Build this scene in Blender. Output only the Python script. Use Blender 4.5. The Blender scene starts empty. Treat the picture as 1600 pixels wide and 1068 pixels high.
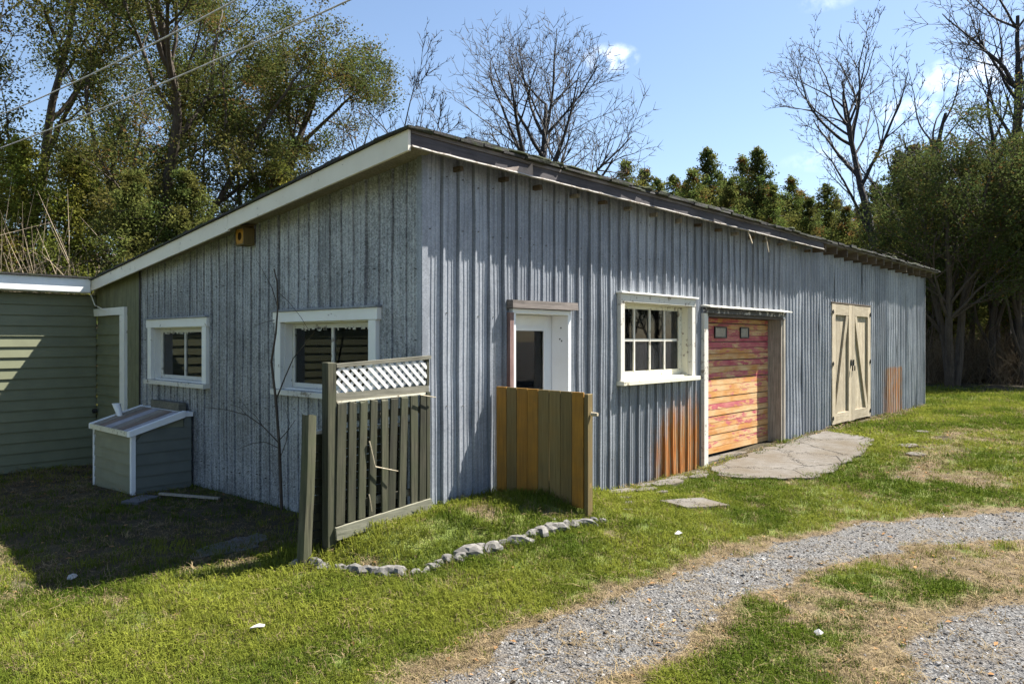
import bpy, math, random
import numpy as np
from mathutils import Vector, Matrix
R_ = math.radians
random.seed(7); rng = np.random.default_rng(7)
sc = bpy.context.scene
COL = sc.collection

# ------------------------------------------------------------------ camera
cam_d = bpy.data.cameras.new('camera'); cam = bpy.data.objects.new('camera', cam_d); COL.objects.link(cam)
CAM = Vector((-4.222, -4.95, 1.75)); HEAD = R_(42.6)
cam.location = CAM; cam.rotation_euler = (R_(90), 0, HEAD - R_(90))
cam_d.sensor_width = 36; cam_d.lens = 36 * 1149 / 1600; cam_d.shift_y = -3 / 1600
cam_d.clip_start = 0.05; cam_d.clip_end = 2000
sc.camera = cam
# ------------------------------------------------------------------ world, sun, exposure
SUN = Vector((.62, -.335, 1)).normalized()
SUN_EL = math.asin(SUN.z); SUN_ROT = math.atan2(SUN.x, SUN.y)
world = bpy.data.worlds.new('World'); sc.world = world; world.use_nodes = True
def build_world():
    nt = world.node_tree; N = nt.nodes; L = nt.links
    bg = N['Background']
    sky = N.new('ShaderNodeTexSky'); sky.sky_type = 'NISHITA'; sky.sun_disc = False
    sky.sun_elevation = SUN_EL; sky.sun_rotation = SUN_ROT
    sky.air_density = 1.0; sky.dust_density = 0.6; sky.ozone_density = 1.3
    # a few small fair weather clouds, fixed in the sky by direction
    tc = N.new('ShaderNodeTexCoord')
    nz = N.new('ShaderNodeTexNoise'); nz.inputs['Scale'].default_value = 38; nz.inputs['Detail'].default_value = 4; nz.inputs['Roughness'].default_value = .62
    L.new(tc.outputs['Generated'], nz.inputs['Vector'])
    total = None
    fwd = Vector((math.cos(HEAD), math.sin(HEAD), 0)); rgt = Vector((math.sin(HEAD), -math.cos(HEAD), 0))
    for (px, py, rx, ry, amp) in ((955, 90, .030, .015, .75), (1506, 118, .040, .020, .85), (1425, 178, .045, .016, .55), (1290, 2, .03, .010, .22), (1335, 245, .07, .014, .3)):
        d = (fwd + rgt * ((px - 800) / 1149) + Vector((0, 0, 1)) * ((531 - py) / 1149)).normalized()
        e1 = d.cross(Vector((0, 0, 1))).normalized(); e2 = e1.cross(d).normalized()
        terms = []
        for e, r in ((e1, rx), (e2, ry)):
            dp = N.new('ShaderNodeVectorMath'); dp.operation = 'DOT_PRODUCT'; dp.inputs[1].default_value = e / r
            L.new(tc.outputs['Generated'], dp.inputs[0])
            sb = N.new('ShaderNodeMath'); sb.operation = 'SUBTRACT'; L.new(dp.outputs['Value'], sb.inputs[0]); sb.inputs[1].default_value = d.dot(e / r)
            sq = N.new('ShaderNodeMath'); sq.operation = 'MULTIPLY'; L.new(sb.outputs[0], sq.inputs[0]); L.new(sb.outputs[0], sq.inputs[1])
            terms.append(sq)
        ad = N.new('ShaderNodeMath'); ad.operation = 'ADD'; L.new(terms[0].outputs[0], ad.inputs[0]); L.new(terms[1].outputs[0], ad.inputs[1])
        front = N.new('ShaderNodeVectorMath'); front.operation = 'DOT_PRODUCT'; front.inputs[1].default_value = d
        L.new(tc.outputs['Generated'], front.inputs[0])
        gt = N.new('ShaderNodeMath'); gt.operation = 'GREATER_THAN'; L.new(front.outputs['Value'], gt.inputs[0]); gt.inputs[1].default_value = .5
        mr = N.new('ShaderNodeMapRange'); L.new(ad.outputs[0], mr.inputs['Value']); mr.inputs['From Min'].default_value = 0; mr.inputs['From Max'].default_value = 1.6
        mr.inputs['To Min'].default_value = amp; mr.inputs['To Max'].default_value = 0
        mg = N.new('ShaderNodeMath'); mg.operation = 'MULTIPLY'; L.new(mr.outputs[0], mg.inputs[0]); L.new(gt.outputs[0], mg.inputs[1])
        if total is None: total = mg
        else:
            mx = N.new('ShaderNodeMath'); mx.operation = 'MAXIMUM'; L.new(total.outputs[0], mx.inputs[0]); L.new(mg.outputs[0], mx.inputs[1]); total = mx
    nr = N.new('ShaderNodeMapRange'); L.new(nz.outputs['Fac'], nr.inputs['Value']); nr.inputs['From Min'].default_value = .42; nr.inputs['From Max'].default_value = .78
    fm = N.new('ShaderNodeMath'); fm.operation = 'MULTIPLY'; L.new(nr.outputs[0], fm.inputs[0]); L.new(total.outputs[0], fm.inputs[1])
    mix = N.new('ShaderNodeMix'); mix.data_type = 'RGBA'
    L.new(fm.outputs[0], mix.inputs['Factor']); L.new(sky.outputs[0], mix.inputs['A']); mix.inputs['B'].default_value = (13, 13.1, 13.4, 1)
    L.new(mix.outputs['Result'], bg.inputs['Color']); bg.inputs['Strength'].default_value = .060
build_world()
world.cycles.sampling_method = 'NONE'
sun_d = bpy.data.lights.new('sun', 'SUN'); sun_d.energy = 5.0; sun_d.angle = R_(.53); sun_d.color = (1, .955, .88)
sun = bpy.data.objects.new('sun', sun_d); COL.objects.link(sun); sun.rotation_euler = SUN.to_track_quat('Z', 'Y').to_euler(); sun.location = (20, -10, 30)
sc.view_settings.view_transform = 'Standard'; sc.view_settings.look = 'None'; sc.view_settings.gamma = 1; sc.view_settings.exposure = 1.78
sc.cycles.adaptive_threshold = .02; sc.cycles.max_bounces = 6; sc.cycles.diffuse_bounces = 2; sc.cycles.glossy_bounces = 2; sc.cycles.transmission_bounces = 3; sc.cycles.transparent_max_bounces = 6
sc.cycles.caustics_reflective = False; sc.cycles.caustics_refractive = False

# ------------------------------------------------------------------ material helpers
def S(r, g, b):
    f = lambda c: (c / 255 / 12.92) if c / 255 <= .04045 else ((c / 255 + .055) / 1.055) ** 2.4
    return (f(r), f(g), f(b), 1)
class NT:
    def __init__(s, name):
        s.m = bpy.data.materials.new(name); s.m.use_nodes = True; s.t = s.m.node_tree; s.N = s.t.nodes; s.L = s.t.links
        s.b = s.N['Principled BSDF']; s.out = s.N['Material Output']
    def n(s, typ, **kw):
        x = s.N.new(typ)
        for k, v in kw.items(): setattr(x, k, v)
        return x
    def put(s, sock, v):
        if hasattr(v, 'is_output'): s.L.new(v, sock)
        else: sock.default_value = v
    def coord(s, scale=(1, 1, 1), jitter=True):
        tc = s.n('ShaderNodeTexCoord'); v = tc.outputs['Object']
        if jitter:
            oi = s.n('ShaderNodeObjectInfo'); ml = s.n('ShaderNodeMath', operation='MULTIPLY'); s.L.new(oi.outputs['Random'], ml.inputs[0]); ml.inputs[1].default_value = 37.
            ad = s.n('ShaderNodeVectorMath', operation='ADD'); s.L.new(v, ad.inputs[0]); s.L.new(ml.outputs[0], ad.inputs[1]); v = ad.outputs[0]
        mp = s.n('ShaderNodeMapping'); s.L.new(v, mp.inputs['Vector']); mp.inputs['Scale'].default_value = scale
        return mp.outputs[0]
    def noise(s, v, scale, detail=5, rough=.6, dist=0):
        x = s.n('ShaderNodeTexNoise'); s.L.new(v, x.inputs['Vector']); x.inputs['Scale'].default_value = scale; x.inputs['Detail'].default_value = detail
        x.inputs['Roughness'].default_value = rough; x.inputs['Distortion'].default_value = dist; return x.outputs['Fac']
    def ramp(s, fac, stops):
        x = s.n('ShaderNodeValToRGB'); s.L.new(fac, x.inputs[0]); e = x.color_ramp.elements
        while len(e) < len(stops): e.new(.5)
        for i, (p, c) in enumerate(stops): e[i].position = p; e[i].color = c if len(c) == 4 else (*c, 1)
        return x.outputs['Color']
    def mr(s, v, a, b, c=0., d=1., smooth=False):
        x = s.n('ShaderNodeMapRange'); s.put(x.inputs['Value'], v)
        if smooth: x.interpolation_type = 'SMOOTHSTEP'
        for k, q in zip(('From Min', 'From Max', 'To Min', 'To Max'), (a, b, c, d)): x.inputs[k].default_value = q
        return x.outputs[0]
    def mix(s, f, a, b, bt='MIX'):
        x = s.n('ShaderNodeMix', data_type='RGBA', blend_type=bt); s.put(x.inputs['Factor'], f); s.put(x.inputs['A'], a); s.put(x.inputs['B'], b); return x.outputs['Result']
    def math(s, op, a, b=0.):
        x = s.n('ShaderNodeMath', operation=op); s.put(x.inputs[0], a); s.put(x.inputs[1], b); return x.outputs[0]
    def bump(s, h, dist=.004, strength=.6):
        x = s.n('ShaderNodeBump'); s.L.new(h, x.inputs['Height']); x.inputs['Distance'].default_value = dist; x.inputs['Strength'].default_value = strength
        s.L.new(x.outputs[0], s.b.inputs['Normal'])
    def fin(s, col, rough=.7, metal=0., spec=.35):
        s.put(s.b.inputs['Base Color'], col); s.put(s.b.inputs['Roughness'], rough); s.put(s.b.inputs['Metallic'], metal); s.b.inputs['Specular IOR Level'].default_value = spec
        return s.m

def wood(name, c1, c2, axis='z', rough=.8, rand=.3, knots=True, c3=None, grain=1.):
    m = NT(name); st = {'z': (22, 22, 1.2), 'x': (1.2, 22, 22), 'y': (22, 1.2, 22)}[axis]
    v = m.coord(st); f = m.noise(v, 2.2 * grain, 6, .65, .4)
    stops = [(.3, c1), (.7, c2)]
    col = m.ramp(f, stops)
    v2 = m.coord((3, 3, 3)); f2 = m.noise(v2, 2, 4)
    col = m.mix(m.mr(f2, .35, .7, 0, .55), col, m.mix(1., col, c3 or (.55, .55, .55, 1), 'MULTIPLY') if c3 is None else c3)
    oi = m.n('ShaderNodeObjectInfo'); k = m.mr(oi.outputs['Random'], 0, 1, 1 - rand, 1 + rand * .6)
    hs = m.n('ShaderNodeHueSaturation'); m.put(hs.inputs['Value'], k); m.put(hs.inputs['Color'], col)
    m.bump(f, .004, .7)
    return m.fin(hs.outputs[0], rough)

def painted(name, c, wear=(.25, .22, .18, 1), amt=.62, rough=.5, scale=9):
    m = NT(name); v = m.coord((1, 1, 1)); f = m.noise(v, scale, 9, .72)
    f2 = m.noise(v, 2.5, 3)
    g = m.math('ADD', f, m.mr(f2, .3, .7, -.06, .1))
    w = m.mr(g, amt, amt + .03)
    dirt = m.mix(m.mr(f2, .4, .75, 0, .3), c, (c[0] * .7, c[1] * .67, c[2] * .6, 1))
    m.bump(f, .002, .5)
    return m.fin(m.mix(w, dirt, wear), rough)

def plain(name, c, rough=.6, metal=0., var=.25, scale=8):
    m = NT(name); f = m.noise(m.coord(), scale, 6)
    lo = tuple(x * (1 - var) for x in c[:3]) + (1,); hi = tuple(min(1, x * (1 + var)) for x in c[:3]) + (1,)
    m.bump(f, .003, .3)
    return m.fin(m.ramp(f, [(.3, lo), (.7, hi)]), rough, metal)

def galv(name, dark, light, rust=True, speck=.5):
    m = NT(name); tc = m.n('ShaderNodeTexCoord'); P = tc.outputs['Object']
    vo = m.n('ShaderNodeTexVoronoi'); m.L.new(P, vo.inputs['Vector']); vo.inputs['Scale'].default_value = 62
    sx = m.n('ShaderNodeSeparateColor'); m.L.new(vo.outputs['Color'], sx.inputs[0])
    fine = m.noise(P, 120, 3, .6)
    blot = m.noise(P, 1.6, 5, .6)
    mp = m.n('ShaderNodeMapping'); m.L.new(P, mp.inputs['Vector']); mp.inputs['Scale'].default_value = (14, 14, .5)
    streak = m.noise(mp.outputs[0], 1.5, 6, .65)
    a = m.math('ADD', m.math('MULTIPLY', sx.outputs[0], speck), m.math('MULTIPLY', fine, .5))
    a = m.math('ADD', a, m.mr(streak, .3, .7, -.15, .15))
    a = m.math('ADD', a, m.mr(blot, .3, .7, -.15, .15))
    oi = m.n('ShaderNodeObjectInfo'); a = m.math('ADD', a, m.mr(oi.outputs['Random'], 0, 1, -.12, .12))
    col = m.ramp(a, [(.22, dark), (.85, light)])
    if rust:
        sp = m.n('ShaderNodeSeparateXYZ'); m.L.new(P, sp.inputs[0]); X, Y, Z = sp.outputs
        mp2 = m.n('ShaderNodeMapping'); m.L.new(P, mp2.inputs['Vector']); mp2.inputs['Scale'].default_value = (9, 9, .6)
        st = m.noise(mp2.outputs[0], 1.6, 6, .6)
        msk = None
        for (x0, x1, xe, zt, str_) in ((3.55, 4.2, 5.0, 1.3, 1.), (12.9, 13.6, 14.7, 1.2, .6)):
            r = m.math('MULTIPLY', m.mr(X, x0, x1), m.mr(X, xe - .06, xe, 1, 0))
            r = m.math('MULTIPLY', r, m.mr(Z, zt - .95 if x0 < 5 else zt - .1, zt, 1, 0))
            r = m.math('MULTIPLY', r, str_); msk = r if msk is None else m.math('ADD', msk, r)
        g = m.mr(m.math('ADD', m.math('ADD', m.math('MULTIPLY', st, .8), m.math('MULTIPLY', m.noise(P, 7, 6, .7), .45)), m.math('MULTIPLY', msk, .5)), .72, 1.02)
        g = m.math('MULTIPLY', g, m.mr(msk, .02, .45))
        base_r = m.mr(m.math('ADD', st, m.mr(Z, -.1, .35, .22, 0)), .74, .9, 0, .5)
        g = m.math('MAXIMUM', g, base_r)
        rc = m.ramp(m.noise(mp2.outputs[0], 4, 4), [(.3, S(120, 78, 40)), (.47, S(172, 106, 40)), (.58, S(156, 124, 84)), (.75, S(140, 132, 118))])
        col = m.mix(g, col, rc); metal = m.mr(g, 0, 1, .12, 0); rough = m.mr(g, 0, 1, .5, .85)
    else: metal, rough = .12, .52
    m.bump(m.math('ADD', blot, m.math('MULTIPLY', fine, .05)), .01, .35)
    return m.fin(col, rough, metal, .5)

def glass(name, tint=(.9, .95, .95, 1), dirt=.1):
    m = NT(name); N = m.N
    fr = m.n('ShaderNodeFresnel'); fr.inputs['IOR'].default_value = 1.38
    gl = m.n('ShaderNodeBsdfGlossy'); gl.inputs['Roughness'].default_value = .02; gl.inputs['Color'].default_value = (1, 1, 1, 1)
    tr = m.n('ShaderNodeBsdfTransparent'); tr.inputs['Color'].default_value = tint
    df = m.n('ShaderNodeBsdfDiffuse'); df.inputs['Color'].default_value = (.45, .47, .48, 1)
    mx = m.n('ShaderNodeMixShader'); m.L.new(m.math('MULTIPLY', fr.outputs[0], 1.0), mx.inputs[0]); m.L.new(tr.outputs[0], mx.inputs[1]); m.L.new(gl.outputs[0], mx.inputs[2])
    v = m.coord((7, 7, 2)); f = m.noise(v, 1.5, 7, .7)
    m2 = m.n('ShaderNodeMixShader'); m.L.new(m.mr(f, .45, .8, dirt * .25, dirt), m2.inputs[0]); m.L.new(mx.outputs[0], m2.inputs[1]); m.L.new(df.outputs[0], m2.inputs[2])
    m.L.new(m2.outputs[0], m.out.inputs['Surface']); return m.m

def leafmat(name, attr='tint', inst=False, trans=.35, gloss=.08):
    m = NT(name); at = m.n('ShaderNodeAttribute'); at.attribute_name = attr
    if inst: at.attribute_type = 'INSTANCER'
    df = m.n('ShaderNodeBsdfDiffuse'); tl = m.n('ShaderNodeBsdfTranslucent'); gs = m.n('ShaderNodeBsdfGlossy'); gs.inputs['Roughness'].default_value = .45
    m.L.new(at.outputs['Color'], df.inputs['Color']); m.L.new(at.outputs['Color'], tl.inputs['Color'])
    a = m.n('ShaderNodeMixShader'); a.inputs[0].default_value = trans; m.L.new(df.outputs[0], a.inputs[1]); m.L.new(tl.outputs[0], a.inputs[2])
    if gloss <= 0: m.L.new((a if trans > 0 else df).outputs[0], m.out.inputs['Surface']); return m.m
    b = m.n('ShaderNodeMixShader'); b.inputs[0].default_value = gloss; m.L.new(a.outputs[0], b.inputs[1]); m.L.new(gs.outputs[0], b.inputs[2])
    gs.inputs['Color'].default_value = (.5, .5, .45, 1)
    m.L.new(b.outputs[0], m.out.inputs['Surface']); return m.m

M = {}
M['metal'] = galv('galvanised_steel', (.165, .178, .20, 1), (.42, .445, .48, 1), speck=.16)
M['metal_gable'] = galv('galvanised_steel_spangled', (.13, .136, .14, 1), (.48, .495, .505, 1), rust=False, speck=.36)
M['white'] = painted('white_paint', (.74, .73, .68, 1), amt=.66)
M['white_old'] = painted('white_paint_peeling', (.58, .56, .50, 1), wear=(.22, .19, .15, 1), amt=.60, scale=14)
M['white_clean'] = painted('white_vinyl', (.78, .79, .80, 1), amt=.9)
M['cream'] = painted('cream_paint_peeling', (.66, .63, .50, 1), wear=(.25, .21, .15, 1), amt=.60, scale=16)
M['rake'] = painted('fascia_paint', (.62, .57, .48, 1), wear=(.2, .17, .14, 1), amt=.66, scale=12)
M['dark_fascia'] = wood('dark_fascia_wood', (.035, .032, .035, 1), (.085, .075, .078, 1), 'x', rand=.1)
M['grey_wood'] = wood('grey_weathered_wood', (.16, .14, .11, 1), (.38, .34, .28, 1), 'z')
M['grey_wood_x'] = wood('grey_weathered_beam', (.07, .058, .05, 1), (.21, .18, .16, 1), 'x')
M['rafter'] = wood('rafter_wood', (.06, .045, .03, 1), (.17, .125, .08, 1), 'y')
M['green_wood'] = wood('green_painted_boards', (.13, .135, .075, 1), (.19, .19, .11, 1), 'z', rand=.15)
M['clap'] = plain('green_siding', (.150, .158, .096, 1), .55, var=.12, scale=3)
M['clap_dark'] = plain('grey_green_siding', (.125, .137, .12, 1), .55, var=.12, scale=3)
M['clap_box'] = plain('box_siding', (.20, .205, .145, 1), .55, var=.12, scale=3)
M['fence'] = wood('mossy_fence_wood', (.014, .014, .008, 1), (.085, .08, .05, 1), 'z', rand=.45, c3=(.042, .05, .022, 1))
M['fence_x'] = wood('mossy_rail_wood', (.10, .095, .07, 1), (.24, .225, .175, 1), 'x', rand=.2)
M['lattice'] = painted('lattice_paint', (.60, .59, .57, 1), amt=.70)
M['gate_o'] = wood('stained_cedar_board', (.25, .11, .012, 1), (.42, .21, .025, 1), 'z', rand=.25, c3=(.19, .115, .03, 1))
M['gate_g'] = wood('weathered_stained_board', (.11, .082, .030, 1), (.20, .15, .058, 1), 'z', rand=.25, c3=(.19, .115, .03, 1))
M['barn'] = wood('bare_pine', (.27, .22, .145, 1), (.50, .435, .32, 1), 'z', rand=.22, c3=(.25, .205, .14, 1))
M['barn_x'] = wood('bare_pine_rail', (.27, .22, .145, 1), (.48, .42, .31, 1), 'x', rand=.15, c3=(.25, .205, .14, 1))
def concrete_mat():
    m = NT('old_concrete'); P = m.coord(jitter=False); n1 = m.noise(P, 1.3, 6, .65); n2 = m.noise(P, 9, 6, .7); n3 = m.noise(P, 70, 4, .7)
    vo = m.n('ShaderNodeTexVoronoi'); vo.feature = 'DISTANCE_TO_EDGE'; vo.inputs['Scale'].default_value = .9
    ds = m.n('ShaderNodeVectorMath', operation='ADD'); m.L.new(P, ds.inputs[0]); m.L.new(m.math('MULTIPLY', n2, .5), ds.inputs[1]); m.L.new(ds.outputs[0], vo.inputs['Vector'])
    crack = m.mr(vo.outputs['Distance'], 0, .012, 1, 0)
    col = m.ramp(m.math('ADD', m.math('MULTIPLY', n2, .55), m.math('MULTIPLY', n3, .45)), [(.3, (.075, .066, .055, 1)), (.5, (.125, .114, .10, 1)), (.7, (.18, .168, .15, 1))])
    col = m.mix(m.mr(n1, .42, .66, 0, .75), col, (.085, .066, .042, 1)); col = m.mix(m.mr(n2, .62, .74, 0, .6), col, (.05, .05, .028, 1)); col = m.mix(crack, col, (.022, .02, .014, 1))
    m.bump(m.math('SUBTRACT', m.math('ADD', n2, m.math('MULTIPLY', n3, .4)), crack), .012, .8); return m.fin(col, .95, 0, .2)
M['concrete'] = concrete_mat()
M['stone'] = plain('pale_field_stone', (.125, .118, .107, 1), .95, var=.5, scale=22)
M['iron'] = plain('dark_iron', (.035, .034, .035, 1), .5, .6, .2)
M['black'] = plain('plain_black', (.012, .012, .013, 1), .5, 0, .1)
M['shingle'] = None
M['bark'] = wood('grey_bark', (.018, .015, .014, 1), (.052, .045, .04, 1), 'z', rand=.1, grain=.6)
M['bark_brown'] = wood('cedar_bark', (.035, .026, .019, 1), (.11, .085, .062, 1), 'z', rand=.1, grain=.6)
M['bark_pale'] = wood('pale_bark', (.16, .15, .135, 1), (.36, .34, .31, 1), 'z', rand=.1, grain=.6)
M['leaf'] = leafmat('evergreen_foliage', trans=.4, gloss=0)
M['twig'] = leafmat('dry_twigs', trans=0, gloss=0)
M['grass'] = leafmat('grass_blades', inst=True, trans=.35, gloss=0)
M['litter'] = leafmat('leaf_litter', inst=True, trans=0, gloss=0)
M['pebble'] = leafmat('gravel_pebbles', inst=True, trans=0., gloss=0)
M['glass'] = glass('window_glass', tint=(.75, .8, .8, 1), dirt=.012)
M['glass_dirty'] = glass('dusty_window_glass', tint=(.75, .8, .8, 1), dirt=.06)
def shingle_mat():
    m = NT('mossy_asphalt_shingle'); v = m.coord(); f = m.noise(v, 5, 6, .65); g = m.noise(v, 60, 3)
    base = m.ramp(g, [(.3, (.016, .015, .015, 1)), (.7, (.045, .042, .04, 1))])
    col = m.mix(m.mr(f, .48, .62), base, m.ramp(g, [(.3, (.012, .018, .006, 1)), (.7, (.042, .052, .016, 1))]))
    m.bump(m.math('ADD', f, m.math('MULTIPLY', g, .4)), .015, .8); return m.fin(col, .95)
M['shingle'] = shingle_mat()
def garage_mat():
    m = NT('peeling_red_paint'); tc = m.n('ShaderNodeTexCoord'); P = tc.outputs['Object']; sp = m.n('ShaderNodeSeparateXYZ'); m.L.new(P, sp.inputs[0])
    v = m.coord((1.6, 1, 9)); f = m.noise(v, 2.6, 8, .68)
    big = m.noise(m.coord((1.1, 1, 3), jitter=False), 1.3, 3)
    oi = m.n('ShaderNodeObjectInfo')
    wear = m.math('ADD', m.math('MULTIPLY', f, .75), m.math('MULTIPLY', big, .45))
    wear = m.math('ADD', wear, m.mr(oi.outputs['Random'], 0, 1, -.1, .09))
    wear = m.math('ADD', wear, m.mr(sp.outputs[2], 1.3, 1.85, .03, -.10))
    wg = m.noise(m.coord((1.5, 10, 40)), 2, 5)
    woodc = m.mix(m.mr(m.noise(m.coord((1, 1, 2)), 1.7, 4), .42, .6), m.ramp(wg, [(.3, S(176, 140, 98)), (.7, S(206, 176, 132))]), m.ramp(wg, [(.3, S(160, 104, 48)), (.7, S(196, 146, 84))]))
    pink = m.ramp(m.noise(m.coord((2, 1, 6)), 2, 5), [(.3, S(156, 62, 76)), (.52, S(172, 92, 96)), (.72, S(182, 126, 108))])
    col = m.mix(m.mr(wear, .54, .595), pink, woodc)
    m.bump(wg, .003, .5); return m.fin(col, .75)
M['garage'] = garage_mat()
M['moss'] = plain('dark_moss', (.028, .034, .012, 1), .95, var=.5, scale=25)

# ------------------------------------------------------------------ object helpers
def tag(o, label=None, cat=None, group=None, kind=None):
    if label: o['label'] = label
    if cat: o['category'] = cat
    if group: o['group'] = group
    if kind: o['kind'] = kind
    return o
ROOT = {}
def empty(name, loc, label, cat, group=None):
    o = bpy.data.objects.new(name, None); COL.objects.link(o); o.location = loc; o.empty_display_size = .2
    ROOT[o.name] = Vector(loc); return tag(o, label, cat, group)
def origin(p):
    while p is not None:
        if p.name in ROOT: return ROOT[p.name]
        p = p.parent
    return Vector((0, 0, 0))
def mk(name, V, F, mat, parent=None, loc=None, smooth=False):
    V = np.asarray(V, float); o0 = np.array(origin(parent) if parent is not None else (loc if loc is not None else (0, 0, 0)))
    me = bpy.data.meshes.new(name); me.from_pydata((V - o0).tolist(), [], [list(map(int, f)) for f in F]); me.update()
    if smooth: me.polygons.foreach_set('use_smooth', [True] * len(me.polygons))
    o = bpy.data.objects.new(name, me); COL.objects.link(o)
    if mat is not None: me.materials.append(mat)
    if parent is not None: o.parent = parent
    else:
        o.location = o0; ROOT[o.name] = Vector(o0)
    return o
def npmesh(name, V, Q, mat, parent=None, loc=None, tint=None, smooth=False, link=True):
    V = np.asarray(V, np.float32); Q = np.asarray(Q, np.int32); k = Q.shape[1]
    o0 = np.array(origin(parent) if parent is not None else (loc if loc is not None else (0, 0, 0)), np.float32)
    me = bpy.data.meshes.new(name); me.vertices.add(len(V)); me.vertices.foreach_set('co', (V - o0).ravel())
    me.loops.add(Q.size); me.loops.foreach_set('vertex_index', Q.ravel())
    me.polygons.add(len(Q)); me.polygons.foreach_set('loop_start', np.arange(0, Q.size, k, dtype=np.int32))
    if smooth: me.polygons.foreach_set('use_smooth', np.ones(len(Q), bool))
    me.update(calc_edges=True)
    if tint is not None:
        a = me.attributes.new('tint', 'FLOAT_COLOR', 'POINT'); a.data.foreach_set('color', np.asarray(tint, np.float32).ravel())
    me.materials.append(mat); o = bpy.data.objects.new(name, me)
    if link: COL.objects.link(o)
    if parent is not None: o.parent = parent
    else: o.location = o0.tolist(); ROOT[o.name] = Vector(o0.tolist())
    return o
BOXF = [(0, 3, 2, 1), (4, 5, 6, 7), (0, 1, 5, 4), (1, 2, 6, 5), (2, 3, 7, 6), (3, 0, 4, 7)]
class MB:
    def __init__(s): s.V = []; s.F = []
    def add(s, V, F):
        n = len(s.V); s.V += [tuple(v) for v in V]; s.F += [tuple(i + n for i in f) for f in F]; return s
    def box(s, x0, x1, y0, y1, z0, z1, jit=0):
        V = [(x0, y0, z0), (x1, y0, z0), (x1, y1, z0), (x0, y1, z0), (x0, y0, z1), (x1, y0, z1), (x1, y1, z1), (x0, y1, z1)]
        if jit: V = [tuple(c + random.uniform(-jit, jit) for c in v) for v in V]
        return s.add(V, BOXF)
    def hexa(s, V8): return s.add(V8, BOXF)
    def bar(s, a, b, w, h, up=(0, 0, 1)):      # beam from a to b, width w (sideways), height h (along up)
        a = Vector(a); b = Vector(b); d = (b - a).normalized(); u = Vector(up); sd = d.cross(u).normalized(); u = sd.cross(d).normalized()
        V = []
        for p in (a, b):
            for i, j in ((-1, -1), (1, -1), (1, 1), (-1, 1)): V.append(p + sd * w / 2 * i + u * h / 2 * j)
        return s.add(V, [(0, 1, 2, 3), (7, 6, 5, 4), (0, 4, 5, 1), (1, 5, 6, 2), (2, 6, 7, 3), (3, 7, 4, 0)])
    def cyl(s, a, b, r0, r1, n=10):
        a = Vector(a); b = Vector(b); d = (b - a).normalized(); e1 = d.orthogonal().normalized(); e2 = d.cross(e1)
        V = [p + (e1 * math.cos(2 * math.pi * i / n) + e2 * math.sin(2 * math.pi * i / n)) * r for p, r in ((a, r0), (b, r1)) for i in range(n)]
        return s.add(V, [(i, (i + 1) % n, n + (i + 1) % n, n + i) for i in range(n)] + [tuple(range(n - 1, -1, -1)), tuple(range(n, 2 * n))])
    def build(s, name, mat, parent=None, loc=None, smooth=False, bevel=0):
        o = mk(name, s.V, s.F, mat, parent, loc, smooth)
        if bevel:
            b = o.modifiers.new('bevel', 'BEVEL'); b.width = bevel; b.segments = 1; b.limit_method = 'ANGLE'
        return o
def ss(a, b, x):
    t = np.clip((x - a) / (b - a), 0, 1); return t * t * (3 - 2 * t)
# value noise (2d) for terrain and scatter masks
_perm = np.random.default_rng(3).random((256, 256))
def vn(x, y):
    xi = np.floor(x).astype(int); yi = np.floor(y).astype(int); fx = x - xi; fy = y - yi; fx = fx * fx * (3 - 2 * fx); fy = fy * fy * (3 - 2 * fy)
    p = lambda i, j: _perm[i & 255, j & 255]
    return (p(xi, yi) * (1 - fx) + p(xi + 1, yi) * fx) * (1 - fy) + (p(xi, yi + 1) * (1 - fx) + p(xi + 1, yi + 1) * fx) * fy
def fbm(x, y, o=4):
    s = 0; a = .5; t = 0
    for i in range(o): s = s + a * vn(x * 2 ** i + 17.3 * i, y * 2 ** i + 5.1 * i); t += a; a *= .5
    return s / t

# ------------------------------------------------------------------ ground
BED = np.array([(-1.16, .10), (-1.10, -.12), (-1.03, -.38), (-.90, -.64), (-.74, -.86), (-.38, -.90), (-.18, -.94), (.15, -1.05), (.52, -1.08), (1.08, -1.20), (1.5, -1.0), (2.2, -.6), (2.7, .02), (2.7, .6), (0.0, .6), (-.1, .55), (-1.2, .38)])
def poly_sd(x, y, P):
    d = np.full(np.shape(x), 1e9); ins = np.zeros(np.shape(x), bool)
    for i in range(len(P)):
        a = P[i]; b = P[(i + 1) % len(P)]; e = b - a; wx = x - a[0]; wy = y - a[1]
        t = np.clip((wx * e[0] + wy * e[1]) / (e @ e), 0, 1); d = np.minimum(d, np.hypot(wx - e[0] * t, wy - e[1] * t))
        c = (a[1] > y) != (b[1] > y); xx = a[0] + (y - a[1]) / (b[1] - a[1] + 1e-12) * e[0]; ins ^= c & (x < xx)
    return np.where(ins, d, -d)
def gz(x, y):
    x = np.asarray(x, float); y = np.asarray(y, float)
    h = .10 * ss(4.5, 9, x)
    h = h - (.10 * ss(.2, 1.4, y) + .13 * ss(3, 8, y)) * ss(1.2, -.2, x) * ss(-14, -8, x)
    h = h + .16 * np.exp(-((x - .8) ** 2 / 2.2 + (y + .9) ** 2 / .9)) * ss(.6, -.4, y)
    h = h + .21 * ss(-.06, .6, poly_sd(x, y, BED)) * ss(2.7, .9, x)
    h = h + .035 * (fbm(x * 1.1, y * 1.1, 3) - .5) * ss(40, 10, np.hypot(x, y))
    h = h + .5 * ss(26, 60, np.hypot(x - 4, y + 2)) * (fbm(x * .08, y * .08, 3) - .3)
    return h
def G(x, y): return float(gz(np.array([x]), np.array([y]))[0])
TX = np.array([-8, -4, -1.6, -.96, -.36, .31, .96, 1.9, 2.9, 3.99, 4.8, 6.5, 9, 14, 30])
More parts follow.
